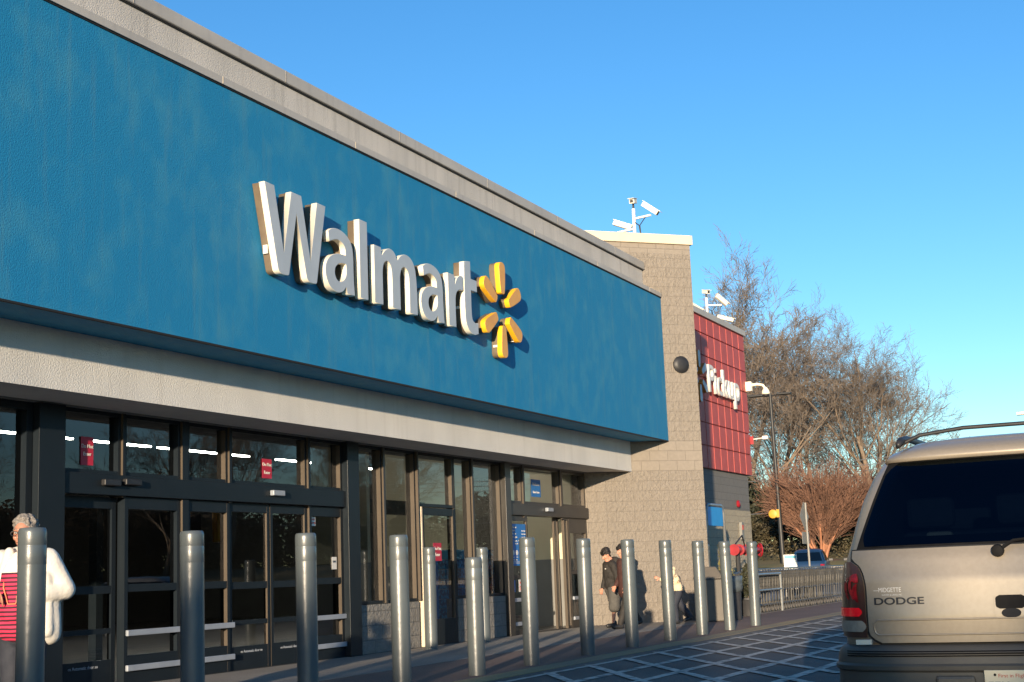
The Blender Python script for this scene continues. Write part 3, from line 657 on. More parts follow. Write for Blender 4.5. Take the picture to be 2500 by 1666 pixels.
# ================================================================ STREET FURNITURE
def make_bollard(h=1.56):
    t = thing('bollard', 'x', 'bollard')
    MB().lathe([(.098, 0), (.098, h-.26)], n=28).build('post_sleeve', M['bollard'], t, smooth='a')
    MB().lathe([(.0975, h-.262), (.0992, h-.255), (.0992, h-.13), (.0980, h-.126), (.0992, h-.122), (.0992, h-.035), (.096, h-.015), (.088, h-.003), (.06, h)], n=28).build('cap', M['bollard'], t, smooth='a')
    return t
b0 = make_bollard(); bs = make_bollard(1.32); used = [0, 0]
GB = 'grey bollards along the storefront'
bl_list = [(7.73, 7.38, 'nearest grey bollard, standing in front of the woman in the white jacket'),
 (9.55, 7.38, 'grey bollard before the side light with white push bars left of the middle doors'),
 (11.24, 7.38, 'grey bollard in front of the right-hand sliding exit door leaf'),
 (12.98, 7.38, 'grey bollard in front of the low block wall beside the emergency door'),
 (16.25, 7.40, 'grey bollard just left of the open entrance, hiding half the blue poster'),
 (18.12, 7.41, 'grey bollard between the open entrance and the walking boy'),
 (19.85, 7.41, 'grey bollard in front of the person in the maroon jacket'),
 (21.6, 7.42, 'grey bollard in front of the child in the cream jacket'),
 (23.25, 7.42, 'grey bollard before the brown litter bin at the end of the tan wall'),
 (24.80, 7.40, 'grey bollard in front of the pale potted evergreen'),
 (26.42, 7.38, 'farthest grey bollard of the kerb row, in front of the cart corral rails')]
for i, (x, y, lb_) in enumerate(bl_list):
    o = b0 if i == 0 else copy_tree(b0); place(o, (x, y, .01), random.Random(i).uniform(-1, 1), lb_); o['group'] = GB; o.rotation_euler[0] = R(random.Random(i+5).uniform(-.6, .6)); o.rotation_euler[1] = R(random.Random(i+7).uniform(-.5, .5))
place(bs, (14.66, 7.36, .01), 0, 'shorter grey bollard in the kerb row, lower than both of its neighbours'); bs['group'] = GB
for x, y, s_, lb_ in ((20.05, 10.85, 1.02, 'pale grey bollard close to the emergency door, second row'), (21.95, 10.85, 1.02, 'pale grey bollard by the vestibule window, just above the shorter kerb bollard'), (30.05, 9.42, 1.03, 'grey bollard half hidden behind the litter bin, second row')):
    o = copy_tree(b0); place(o, (x, y, .014), 1, lb_, (1, 1, s_)); o['group'] = 'grey bollards close to the wall'
# litter bin
lb = thing('litter_bin', 'brown litter bin with hooded top and clear liner beside the tan tower corner', 'litter bin', (28.95, 9.05, .014), R(28))
MB().box(-.26, .26, -.26, .26, 0, .86).build('body', M['bin'], lb, bevel=.02)
hd = MB(); hd.v = [(-.28, -.28, .87), (.28, -.28, .87), (.28, .28, .87), (-.28, .28, .87), (-.13, -.16, 1.12), (.13, -.16, 1.12), (.13, .16, 1.12), (-.13, .16, 1.12)]
hd.f = [(0, 3, 2, 1), (4, 5, 6, 7), (0, 1, 5, 4), (1, 2, 6, 5), (2, 3, 7, 6), (3, 0, 4, 7)]
hd.build('hood', M['bin'], lb, bevel=.02)
MB().box(-.12, .12, -.262, -.20, .90, 1.04, Matrix.Rotation(0, 4, 'Z')).build('opening', M['darkgap'], lb)
lb2 = thing('litter_bin', 'grey bin with a sagging clear bag over its rim, right of the hooded bin', 'litter bin', (29.42, 8.72, .014), R(10))
MB().lathe([(.21, 0), (.235, .85), (.25, .86), (.25, .90), (.2, .90)], n=20).build('body', M['pot'], lb2, smooth='a')
MB().lathe([(.243, .58), (.262, .66), (.258, .80), (.27, .905), (.22, .91)], n=26).build('liner_bag', M['bag'], lb2, smooth=True)
# shrubs
def leaf_cloud(mb, rng, fn, n, s0, s1):
    for _ in range(n):
        p = fn(rng); s_ = rng.uniform(s0, s1); a = Vector((rng.gauss(0, 1), rng.gauss(0, 1), rng.gauss(0, .8))).normalized(); b_ = a.cross(Vector((rng.gauss(0, 1), rng.gauss(0, 1), rng.gauss(0, 1)))).normalized()
        mb.quad(p-a*s_, p-b_*s_*.45, p+a*s_, p+b_*s_*.45)
def potted(name, lbl, loc, h, m, seed):
    t = thing(name, lbl, 'potted shrub', loc)
    MB().lathe([(.20, 0), (.26, .34), (.28, .36), (.28, .40), (.22, .40)], n=18).build('pot', M['pot'], t, smooth='a')
    mb = MB(); rng = random.Random(seed)
    def fn(r):
        z = .42+(h-.42)*r.random()**1.3; q = (z-.42)/(h-.42); rad = .27*(1-q)**.6*(.4+.6*r.random())*(1+.25*math.sin(9*z)); an = r.uniform(0, 6.28)
        return Vector((rad*math.cos(an)*1.1, rad*math.sin(an)*1.1, z))
    leaf_cloud(mb, rng, fn, 1500, .018, .05)
    for k in range(40):
        an = rng.uniform(0, 6.28); z = rng.uniform(h*.6, h); mb.tube([(0, 0, z-.3), (.14*math.cos(an), .14*math.sin(an), z+.03)], [.006, .002], 3)
    mb.build('foliage', m, t, fixn=False)
    MB().tube([(0, 0, .3), (0, .01, h*.8)], [.02, .006], 6).build('stem', M['bark'], t)
    return t
potted('potted_evergreen', 'yellowish potted evergreen by the tower corner, lit by the sun', (30.55, 9.15, .014), 1.62, M['leafyel'], 4)
potted('potted_evergreen', 'darker potted evergreen in shade between two far bollards', (31.6, 8.95, .014), 1.15, M['leafdark'], 5)
# framed blue sign
sg = thing('pipe_frame_sign', 'bright blue blank panel in a bent steel pipe frame behind the tower corner', 'sign', (34.5, 10.5, .01))
pp = [(-.75, 0, 0), (-.75, 0, 2.48), (-.70, 0, 2.60), (-.60, 0, 2.65), (.52, 0, 2.65), (.64, 0, 2.60), (.72, 0, 2.48), (.76, 0, 0)]
MB().tube(pp, .042, 12).build('pipe_frame', M['galv'], sg, smooth=True)
MB().box(-.66, .60, -.02, .02, 2.13, 2.60).build('panel', M['ptblue'], sg, bevel=.01)
# red fire connection
fc = thing('fire_valve', 'red fire main valve with handwheel on a pipe beside the beige block wall', 'valve', (36.4, 10.3, .01))
MB().lathe([(.095, -1.0), (.095, .3), (.07, .32), (.07, 1.2)], (0, 0, 1.53), 16, 'x').build('pipe_body', M['red'], fc, smooth='a')
for x in (-1.08, -.62, .02, .55): MB().lathe([(.145, x-.025), (.145, x+.025)], (0, 0, 1.53), 18, 'x').build('flange', M['red'], fc)
MB().tube([(-.8, 0, 0), (-.8, 0, 1.45)], .06, 10).tube([(.3, 0, 0), (.3, 0, 1.45)], .06, 10).build('riser', M['black'], fc)
hw = MB(); ring = [(1.38+.136*math.cos(R(30*k)), .102*math.cos(R(30*k)), 1.53+.17*math.sin(R(30*k))) for k in range(13)]
hw.tube(ring, .022, 8, cap=False)
for k in range(3):
    a = R(60*k); hw.tube([(1.38-.136*math.cos(a), -.102*math.cos(a), 1.53-.17*math.sin(a)), (1.38+.136*math.cos(a), .102*math.cos(a), 1.53+.17*math.sin(a))], .014, 6)
hw.tube([(1.1, 0, 1.53), (1.42, 0, 1.53)], .03, 8); hw.build('handwheel', M['red'], fc)
MB().tube([(-1.0, 0, 1.66), (-.3, 0, 1.9), (-.1, 0, 1.64)], .02, 6).build('lever', M['poleblack'], fc)

# shopping carts
def make_cart():
    t = thing('shopping_cart', 'x', 'shopping cart')
    bk = MB(); r_ = .0065
    zb, zt = .52, .98      # basket bottom/top; rear at x=-.45 (handle), front x=.48
    def yz(x, z): q = (x+.45)/.93; return (.29-.05*q) * (.86+.14*(z-zb)/(zt-zb))
    def bx(x, z): return x*(1 if x < 0 else 1-.14*(zt-z)/(zt-zb))
    for s_ in (-1, 1):
        for k in range(14):
            x = -.45+.93*k/13; q = (x+.45)/.93; z0 = zb+.05*q
            bk.tube([(bx(x, z0), s_*yz(x, z0), z0), (bx(x, zt), s_*yz(x, zt), zt-.06*q)], r_, 4, False)
        for j in range(6):
            z = zb+(zt-zb)*j/5; q1 = .05*(1-j/5); q2 = -.06*j/5
            bk.tube([(bx(-.45, z), s_*yz(-.45, z), z), (bx(.48, z), s_*yz(.48, z), z+q1+q2)], r_*(1.7 if j in (0, 5) else .9), 4, False)
    for k in range(9):
        y = -.9+1.8*k/8
        bk.tube([(bx(.48, zb), y*yz(.48, zb), zb+.05), (bx(.48, zt), y*yz(.48, zt), zt-.06)], r_, 4, False)
        bk.tube([(-.45, y*yz(-.45, zb), zb), (.41, y*yz(.41, zb), zb+.05)], r_*.8, 4, False)
    for j in range(4):
        z = zb+.05+(zt-zb-.11)*j/3; bk.tube([(bx(.48, z), -yz(.48, z), z), (bx(.48, z), yz(.48, z), z)], r_, 4, False)
    bk.build('basket', M['chrome'], t, fixn=False)
    fr = MB()
    for s_ in (-1, 1):
        fr.tube([(-.56, s_*.27, 1.02), (-.46, s_*.28, .80), (-.40, s_*.27, .50), (-.30, s_*.28, .20), (-.42, s_*.28, .15)], .013, 6)
        fr.tube([(-.42, s_*.28, .17), (.50, s_*.20, .20)], .013, 6); fr.tube([(.42, s_*.21, .56), (.46, s_*.21, .21)], .012, 6)
        fr.tube([(-.40, s_*.27, .50), (.38, s_*.21, .56)], .011, 6)
    for x in (-.3, 0, .3): fr.tube([(x, -.25, .20), (x, .25, .20)], .008, 4)
    fr.build('frame', M['chrome'], t, fixn=False)
    MB().tube([(-.565, -.29, 1.02), (-.565, .29, 1.02)], .018, 8).build('handle', M['cartgrip'], t)
    for x, y in ((-.38, -.27), (-.38, .27), (.44, -.19), (.44, .19)):
        wm = MB().lathe([(.062, -.016), (.062, .016)], (x, y, .062), 12, 'y'); wm.box(x-.015, x+.015, y-.03, y-.02, .05, .17).box(x-.015, x+.015, y+.02, y+.03, .05, .17); wm.build('wheel', M['cartwheel'], t)
    return t
c0 = make_cart(); NC = 33
ordn = ['first', 'second', 'third', 'fourth', 'fifth', 'sixth', 'seventh', 'eighth', 'ninth', 'tenth', 'eleventh', 'twelfth', 'thirteenth', 'fourteenth', 'fifteenth', 'sixteenth', 'seventeenth', 'eighteenth', 'nineteenth', 'twentieth', 'twenty-first', 'twenty-second', 'twenty-third', 'twenty-fourth', 'twenty-fifth', 'twenty-sixth', 'twenty-seventh', 'twenty-eighth', 'twenty-ninth', 'thirtieth', 'thirty-first', 'thirty-second', 'thirty-third']
for i in range(NC):
    o = c0 if i == 0 else copy_tree(c0)
    place(o, (33.1+.262*i+(.25 if i > 28 else 0), 9.38+random.Random(i).uniform(-.012, .012)-.02*(i > 23), .014), R(180+random.Random(i+9).uniform(-1, 1)), 'chrome shopping cart, %s from the tower end of the nested row' % ordn[i], 1.0)
    o['group'] = 'nested shopping carts by the pickup wing'
cr = thing('cart_corral', 'galvanised two-rail pipe barrier standing before the left carts', 'barrier', (33.9, 9.02, .014))
f_ = MB()
f_.tube([(-1.2, 0, .90), (.86, 0, .90)], .030, 10).tube([(-1.2, 0, .53), (.86, 0, .53)], .026, 10); f_.build('rail', M['galv'], cr, smooth='a')
for x in (-1.2, .88): MB().tube([(x, 0, 0), (x, 0, .93)], .032, 10).build('post', M['galv'], cr, smooth='a')

# security camera mast (tower and wing share the model)
def box_camera(parent, loc, yaw, pitch, L_=.36):
    T = Matrix.Translation(loc) @ Matrix.Rotation(yaw, 4, 'Z') @ Matrix.Rotation(pitch, 4, 'Y')
    c = MB().box(-L_*.5, L_*.5, -.055, .055, -.05, .05, T).build('camera', M['cream_side'], parent, bevel=.01)
    h = MB().box(-L_*.5-.02, L_*.5+.05, -.065, .065, .052, .062, T).build('sunshield', M['cream_side'], c)
    l_2 = MB().box(L_*.5+.001, L_*.5+.006, -.035, .035, -.03, .03, T).build('lens', M['black'], c)
    return c
def mast(lbl, loc, rz=0, sc_=1):
    t = thing('camera_mast', lbl, 'security cameras', loc, rz)
    MB().tube([(0, 0, 0), (0, 0, .58)], .035, 10).build('pole', M['white'], t, smooth='a')
    MB().box(-.02, .02, .03, .42, .13, .17).build('arm', M['white'], t)
    MB().box(-.02, .02, -.42, -.03, .34, .38).build('arm', M['white'], t)
    MB().tube([(0, 0, .3), (0, -.12, .2), (-.02, -.16, 0)], .012, 6).tube([(0, -.3, .36), (0, -.14, .2), (-.02, -.17, 0)], .010, 6).build('cable', M['black'], t)
    MB().tube([(0, 0, .55), (0, 0, .68)], .022, 8).build('neck', M['black'], t)
    box_camera(t, (0, 0, .74), R(200), R(12), .26)
    box_camera(t, (0, .30, .28), R(-62), R(22), .40)
    box_camera(t, (0, -.42, .50), R(-75), R(38), .40)
    t.scale = (sc_,)*3
    return t
mast('white mast with three security cameras on top of the tan tower', (29.24, 10.36, 8.515), R(-15), 1.08)
mast('white mast with three security cameras on the roof edge of the red wing', (39.4, 11.85, 8.33), R(30), 1.05)
bc = box_camera(None, (40.55, 11.66, 8.46), R(-60), R(14), .5); bpy.context.view_layer.update()
tag(bc, 'lone white security camera low on the roof edge of the red wing', 'security camera'); bc.name = 'security_camera'
dc = thing('dome_camera', 'white dome camera on a curved arm at the corner of the red wing', 'security camera', (42.32, 11.60, 6.56))
MB().box(-.14, .04, -.16, .14, -.14, .16).build('mount_box', M['cream_side'], dc, bevel=.02)
MB().tube([(-.05, -.14, .05), (-.05, -.34, .06), (-.05, -.50, .02), (-.05, -.58, -.10)], [.05, .045, .04, .045], 10).build('arm', M['cream_side'], dc, smooth='a')
MB().lathe([(.05, .02), (.11, -.08), (.125, -.17), (.11, -.19)], (-.05, -.58, -.08), 16).build('housing', M['cream_side'], dc, smooth='a')
MB().lathe([(.10, -.19), (.09, -.24), (.04, -.28)], (-.05, -.58, -.08), 16).build('dome', M['black'], dc, smooth=True)
fl = thing('wall_lamp', 'small orange box with a white flood lamp on its arm at the wing edge', 'lamp', (42.33, 11.62, 4.92))
MB().box(0, .02, -.10, .12, -.12, .12).build('box', M['red'], fl, bevel=.005)
MB().tube([(.01, -.1, .03), (.01, -.4, .05)], .018, 6).build('arm', M['white'], fl)
MB().box(-.05, .07, -.56, -.38, 0, .11).build('lamp_head', M['white'], fl, bevel=.02)

# far street things
lp = thing('light_pole', 'tall black lot light pole with two short arms in front of the bare trees', 'light pole', (78, 20.0, 1.1))
MB().tube([(0, 0, 0), (0, .1, 9.6)], [.13, .085], 12).build('pole', M['poleblack'], lp, smooth='a')
for s_ in (-1, 1):
    a = MB().tube([(0, .1, 9.45), (0, .1+s_*.5, 9.5)], .04, 8).build('arm', M['poleblack'], lp)
    MB().box(-.22, .22, .1+s_*.8-.38, .1+s_*.8+.38, 9.46, 9.58).build('lamp_head', M['poleblack'], a, bevel=.03)
ye = thing('round_warning_light', 'yellow round housing bolted to the side of the black light pole', 'beacon', (77.86, 20.36, 3.95))
MB().lathe([(.20, -.05), (.24, -.03), (.24, .05), (.16, .10), (.1, .06)], (0, 0, 0), 20, 'x').build('housing', M['yelbox'], ye, smooth='a')
MB().box(-.04, .04, -.36, -.2, -.20, .24).build('bracket', M['yelbox'], ye)
st = thing('street_sign', 'back of a grey diamond road sign on a thin steel post beyond the carts', 'road sign', (41, 9.80, .014), R(-4))
MB().tube([(0, -.05, 0), (0, -.05, 2.86)], .032, 8).build('post', M['greywood'], st, smooth='a')
q = .42; MB().prism([(-q, 2.47), (0, 2.47-q), (q, 2.47), (0, 2.47+q)], .0, .012).build('diamond_panel', M['greywood'], st, bevel=.004)
MB().box(-.32, .32, .0, .012, 1.68, 2.02).build('lower_panel', M['greywood'], st)
pb = thing('sandwich_board', 'teal and white Pickup board standing beyond the carts beside the blue car', 'sign', (49.9, 12.54, .014), R(-70))
MB().box(-.42, .42, -.025, .025, .25, 1.46).build('board', M['white'], pb, bevel=.01)
MB().box(-.37, .37, -.032, -.026, .30, .95).build('lower_field', M['teal'], pb)
MB().box(-.37, .37, -.032, -.026, 1.33, 1.42).build('top_field', M['teal'], pb)
pb.scale = (.55, 1, 1)
text('Pickup', .26, (0, -.034, 1.10), M['teal'], pb); text('Curbside', .12, (0, -.034, .98), M['teal'], pb)
MB().lathe([(.24, -.040), (.24, -.033)], (0, 0, .52), 24, 'y').build('disc', M['plate'], pb)
MB().box(-.4, -.34, -.05, .3, 0, .26).box(.34, .4, -.05, .3, 0, .26).build('leg', M['white'], pb)
lf = thing('light_pole', 'white parking lot lamp head on a pole at the right edge above the minivan', 'light pole', (60, 4.3, .1))
MB().tube([(0, 0, 0), (0, 0, 6.7)], [.10, .07], 10).build('pole', M['galv'], lf, smooth='a')
a = MB().tube([(0, 0, 6.6), (0, .75, 6.66)], .035, 8).build('arm', M['white'], lf)
MB().box(-.16, .16, .62, 1.15, 6.60, 6.72).build('lamp_head', M['white'], a, bevel=.03)
# overhead wires
up = thing('utility_line', 'utility pole with four sagging overhead wires crossing before the bare trees', 'utility line', (82, -4, 2))
MB().tube([(0, 0, -.8), (0, 0, 9)], [.16, .11], 10).build('pole', M['bark'], up, smooth='a')
MB().box(-.06, .06, -1.1, 1.1, 7.2, 7.35).build('crossarm', M['bark'], up)
for k, (z, zz) in enumerate(((5.9, 5.0), (5.6, 4.7), (5.3, 4.35), (3.2, 2.5))):
    MB().tube([(.1*k, -30+i*3, z+(zz-z)*(i/26)-.9*math.sin(math.pi*((i % 13)/13))*.6) for i in range(27)], .022, 4).build('wire', M['galv'], up)

# ================================================================ MINIVAN
VX, VY = 7.80, .834
van = thing('minivan', 'champagne minivan ahead in the lane seen from behind, roof rails and smoked tail lamps', 'minivan', (VX, VY, 0))
# plan slices: z, half width, rear x, front x, exponent
SL = [(.30, .92, .20, 4.95, 8), (.42, .95, .13, 5.02, 8), (.60, .96, .10, 5.05, 8), (.80, .96, .09, 5.0, 8), (1.00, .95, .11, 4.85, 8), (1.12, .932, .15, 4.5, 8), (1.20, .905, .20, 3.95, 8),
      (1.32, .878, .28, 3.75, 8), (1.45, .838, .36, 3.5, 8), (1.58, .785, .445, 3.25, 7.5), (1.67, .725, .50, 3.1, 7), (1.735, .65, .54, 2.95, 6), (1.775, .56, .60, 2.8, 5), (1.795, .40, .72, 2.6, 4.5), (1.80, .2, 1.0, 2.3, 4)]
def sl(z):
    if z <= SL[0][0]: return SL[0][1:]
    for a, b_ in zip(SL, SL[1:]):
        if z <= b_[0]:
            t = (z-a[0])/(b_[0]-a[0]); return tuple(a[i]+(b_[i]-a[i])*t for i in range(1, 5))
    return SL[-1][1:]
def vpoint(z, an, off=0):
    """an: 180 deg = straight back, 90 = left side (+y)"""
    hw_, xr, xf, ex = sl(z); xc = (xr+xf)/2; a = (xf-xr)/2
    ca, sa = math.cos(an), math.sin(an)
    e = 2/ex
    # rounder plan at the back
    x = xc+math.copysign(abs(ca)**(e*.55), ca)*(a+off); y = math.copysign(abs(sa)**e, sa)*(hw_+off)
    return Vector((x, y, z))
def rear(y, z, off=0):
    hw_, xr, xf, ex = sl(z); xc = (xr+xf)/2; a = (xf-xr)/2
    u = min(.9999, abs(y)/(hw_+off)); sa = u**(ex/2); ca = math.sqrt(max(0, 1-sa*sa))
    return Vector((xc-(a+off)*ca**(2/ex*.55)+.055*u*u, y, z))
AN = [R(360*k/96) for k in range(96)]
def plan_row(z, off=0):
    out = []
    hw_ = sl(z)[0]
    for an in AN:
        p = vpoint(z, an, off); 
        if p.x < (sl(z)[1]+sl(z)[2])/2: p.x += .055*min(1, abs(p.y)/(hw_+off))**2
        out.append(p)
    return out+[out[0]]
zz = [.30, .36, .42, .5, .6, .7, .8, .9, 1.0, 1.06, 1.12, 1.16, 1.20, 1.26, 1.32, 1.38, 1.45, 1.52, 1.58, 1.63, 1.67, 1.705, 1.735, 1.758, 1.775, 1.787, 1.795, 1.799]
mb = MB(); mb.grid([plan_row(z) for z in zz]); mb.f.append(tuple(len(mb.v)-97+k for k in range(96)))
def wy(z): q = (z-1.185)/(1.655-1.185); return .795-.135*q-.02*q*q
mb.f = [f for f in mb.f if not (len(f) == 4 and all(mb.v[i][0] < 1.0 and 1.20 <= mb.v[i][2] <= 1.64 and abs(mb.v[i][1]) < wy(mb.v[i][2])-.012 for i in f))]
body = mb.build('body', M['gold'], van, smooth='a')
lin = MB(); X0, X1 = .62, 3.2
lin.quad((.24, -.80, 1.12), (X1, -.80, 1.12), (X1, .80, 1.12), (.24, .80, 1.12)); lin.quad((X1, -.80, .9), (X1, .80, .9), (X1, .60, 1.70), (X1, -.60, 1.70)); lin.quad((.62, -.60, 1.68), (.62, .60, 1.68), (X1, .60, 1.70), (X1, -.60, 1.70))
for s_ in (-1, 1): lin.quad((.30, s_*.80, 1.12), (X1, s_*.80, 1.12), (X1, s_*.60, 1.70), (.66, s_*.60, 1.68))
lin.build('cabin_lining', M['lining'], van, fixn=False)
for x, ys in ((1.05, (-.52, 0, .52)), (2.0, (-.42, .42))):
    for y in ys:
        hr = MB().box(x, x+.10, y-.14, y+.14, 1.29, 1.47).build('headrest', M['seat'], van, bevel=.035)
    MB().box(x+.0, x+.14, -.70, .70, 1.121, 1.27).build('seat_back', M['seat'], van, bevel=.04)
MB().box(.62, .72, -.36, .05, 1.121, 1.20).box(.70, .78, .35, .50, 1.121, 1.26).build('parcel', M['int_wall'], van, bevel=.02)
def rear_patch(name, m, poly_rows, off, parent=van, smooth=True):
    """rows of (y,z) laid on the rear surface"""
    mb = MB(); mb.grid([[rear(y, z, off) for y, z in row] for row in poly_rows]); return mb.build(name, m, parent, smooth=smooth, fixn=False)
def row(z, y0, y1, n=24): return [(y0+(y1-y0)*i/n, z) for i in range(n+1)]
# rear window with its black surround
wb, wt = 1.185, 1.655
def wy(z): q = (z-wb)/(wt-wb); return .795-.135*q-.02*q*q
rows = []
for i in range(15):
    z = wb+(wt-wb)*i/14; e = .03*max(0, 1-i/1.5)+.05*max(0, 1-(14-i)/1.5); rows.append(row(z, wy(z)-e, -wy(z)+e, 30))
rear_patch('rear_window', M['rearglass'], rows, .012)
def ring(name, m, off, i0, o0):
    mb = MB(); N = 26
    def edge(d_):      # closed outline of the window grown by d_
        zb_, zt_ = wb-d_, wt+d_; out = []
        for i in range(N): y = -1+2*i/N; out.append((y*(wy(zb_)+d_), zb_))
        for i in range(N): z = zb_+(zt_-zb_)*i/N; out.append((wy(z)+d_, z))
        for i in range(N): y = 1-2*i/N; out.append((y*(wy(zt_)+d_), zt_))
        for i in range(N): z = zt_-(zt_-zb_)*i/N; out.append((-(wy(z)+d_), z))
        return out+[out[0]]
    mb.grid([[rear(y, z, off) for y, z in edge(i0)], [rear(y, z, off) for y, z in edge(o0)]]); return mb.build(name, m, van, smooth=True, fixn=False)
ring('window_seal', M['rubber'], .009, -.045, .018)
# liftgate panel stands slightly proud, leaving a dark gap round it
def gy(z):
    q = (z-.695)/.41
    if q < .6: return .752
    if q < 1: return .752+.085*(1-math.sqrt(max(0, 1-((q-.6)/.4)**2)))
    return .842
rows = []
for i in range(25):
    z = .665+(1.165-.665)*i/24; e = .07*max(0, 1-i/3)**2; rows.append(row(z, gy(z)-e, -gy(z)+e, 30))
gate = rear_patch('liftgate', M['gold'], rows, .016)
rows = []
for i in range(25):
    z = .655+(1.172-.655)*i/24; e = .07*max(0, 1-i/3)**2; rows.append(row(z, gy(z)-e+.010, -gy(z)+e-.010, 30))
rear_patch('gate_gap', M['darkgap'], rows, .010)
# roof spoiler lip over the window
mb = MB(); rows = []
for k, (z, o_) in enumerate(((1.66, .0), (1.662, .045), (1.69, .06), (1.72, .05), (1.75, .02), (1.77, -.01))):
    rows.append([rear(y*(.70-.02*k)/.70*1.0, z, o_ - .03*(abs(y)/.7)**6) for y in [(.70-1.4*i/30) for i in range(31)]])
mb.grid(rows).build('roof_spoiler', M['gold'], van, smooth=True, fixn=False)
# roof rails and crossbar
for s_ in (-1, 1):
    MB().tube([(.62, s_*.60, 1.765), (.72, s_*.60, 1.80), (.95, s_*.60, 1.825), (2.6, s_*.60, 1.85), (2.9, s_*.60, 1.80)], [.016, .02, .02, .02, .015], 8).build('roof_rail', M['black'], van, smooth=True)
MB().tube([(.80, .64, 1.765), (.80, .60, 1.79), (.80, .50, 1.83), (.80, .25, 1.855), (.80, -.25, 1.855), (.80, -.50, 1.83), (.80, -.60, 1.79), (.80, -.64, 1.765)], [.010, .011, .012, .012, .012, .012, .011, .010], 8).build('roof_crossbar', M['black'], van, smooth=True)
# tail lamps wrap round the corner
def lamp_patch(name, m, side, pts_fn, off, parent):
    mb = MB(); mb.grid([[Vector((p.x, p.y*side, p.z)) for p in r_] for r_ in pts_fn(off)]); return mb.build(name, m, parent, smooth=True, fixn=False)
def corner_row(z, a0, a1, off, n=14):
    out = []
    for i in range(n+1):
        an = R(a0+(a1-a0)*i/n); p = vpoint(z, an, off); p.x += .055*min(1, abs(p.y)/(sl(z)[0]+off))**2; out.append(p)
    return out
def ang_for_y(z, y, off):
    lo_, hi_ = 91., 180.
    for _ in range(40):
        mid = (lo_+hi_)/2
        if vpoint(z, R(mid), off).y > y: lo_ = mid
        else: hi_ = mid
    return lo_
def zone(z0, z1, yin, aout, n=14):
    def fn(off):
        out = []
        for i in range(n+1):
            z = z0+(z1-z0)*i/n; q = i/n; yi = yin(q); ai = ang_for_y(z, yi, off); out.append(corner_row(z, aout(q), ai, off))
        return out
    return fn
for s_ in (1, -1):
    hs = lamp_patch('tail_lamp', M['lens'], s_, zone(.695, 1.105, lambda q: (.765 if q < .6 else .765+.085*(1-math.sqrt(max(0, 1-((q-.6)/.4)**2)))), lambda q: 104 if q < .6 else 104+22*(1-math.sqrt(max(0, 1-((q-.6)/.4)**2)))), .014, van)
    lamp_patch('red_lens', M['brake'], s_, zone(.808, .855, lambda q: .805-.02*math.sin(q*3.1), lambda q: 110, 6), .019, hs)
    lamp_patch('reverse_lens', M['lens_white'], s_, zone(.725, .785, lambda q: .79-.025*math.sin(q*3.1), lambda q: 116, 6), .019, hs)
    for z0, z1, ya, yb in ((.885, .985, .80, .835), (.90, 1.03, .835, .855), (.90, 1.02, .865, .885), (.99, 1.04, .79, .85)):
        def fn(off, z0=z0, z1=z1, ya=ya, yb=yb):
            out = []
            for i in range(7):
                q = i/6; z = z0+(z1-z0)*q; c_ = (ya+yb)/2+.02*math.sin(q*3)-.008; h_ = (yb-ya)/2*math.sin(math.pi*(.12+.8*q)); out.append(corner_row(z, ang_for_y(z, c_+h_, off), ang_for_y(z, c_-h_, off), off, 5))
            return out
        lamp_patch('red_reflector', M['lens_red'], s_, fn, .0185, hs)
# ribs pressed into the gate
def rib(z, y0, y1, r_=.006, off=.018): return [rear(y0+(y1-y0)*i/40, z, off) for i in range(41)]
rb = MB(); 
pth = [rear(y, .787, .017) for y in [-.70+1.40*i/40 for i in range(41)]] + [rear(.715, .775, .017), rear(.722, .75, .017), rear(.715, .72, .017)] + [rear(y, .708, .017) for y in [.70-1.40*i/40 for i in range(41)]]
rb.tube(pth, .0055, 6).build('pressed_rib', M['gold'], gate, smooth=True)
# handle recess
def rr_patch(name, m, y0, y1, z0, z1, off, parent, rad=.03):
    rows = []
    for i in range(9):
        q = i/8; z = z0+(z1-z0)*q; d_ = min(q, 1-q)*(z1-z0); e = rad-math.sqrt(max(0, rad*rad-max(0, rad-d_)**2)) if d_ < rad else 0
        rows.append(row(z, y0-e, y1+e, 12))
    return rear_patch(name, m, rows, off, parent)
rr_patch('handle_surround', M['gold'], .084, -.084, .775, .925, .020, gate, .04)
rr_patch('handle_recess', M['rubber'], .075, -.075, .835, .905, .024, gate, .02)
rr_patch('handle_cup', M['lining'], .05, -.05, .790, .836, .024, gate, .03)
text('DODGE', .052, (0, 0, 0), M['black'], gate, 'lettering', Matrix.Identity(3), .002, 1.48, .0012, 'LEFT')
def lay(o, y, z, dx=0):     # put flat lettering on the rear surface, facing back
    p = rear(y, z, .0185); p2 = rear(y-.2, z, .0185); ya = math.atan2(p2.x-p.x, .2)
    # bend the lettering onto the sheet metal
    for v in o.data.vertices:
        q = rear(y-v.co.x, z+v.co.y, .0175+v.co.z); v.co = q
    o.data.update()
dg = [c for c in bpy.data.objects if c.parent == gate and c.name.startswith('lettering')][-1]; lay(dg, .715, .870)
dg = text('\u2014MIDGETTE', .034, (0, 0, 0), M['white'], gate, 'lettering', Matrix.Identity(3), .0005, .78, .0, 'LEFT'); lay(dg, .712, .936)
dg = text('WATER & LAND, NC', .011, (0, 0, 0), M['white'], gate, 'lettering', Matrix.Identity(3), .0005, 1.1, .0, 'LEFT'); lay(dg, .668, .917)
# wiper
wpv = MB().lathe([(.032, 0), (.034, -.02), (.028, -.045), (.012, -.05)], (0, 0, 0), 16, 'x'); w_ = wpv.build('wiper_knob', M['rubber'], van, smooth='a'); w_.location = rear(.045, 1.135, .018)
MB().tube([(-.03, 0, .0), (.0, -.08, .05), (.02, -.35, .075)], [.012, .009, .006], 6).build('wiper_arm', M['rubber'], w_)
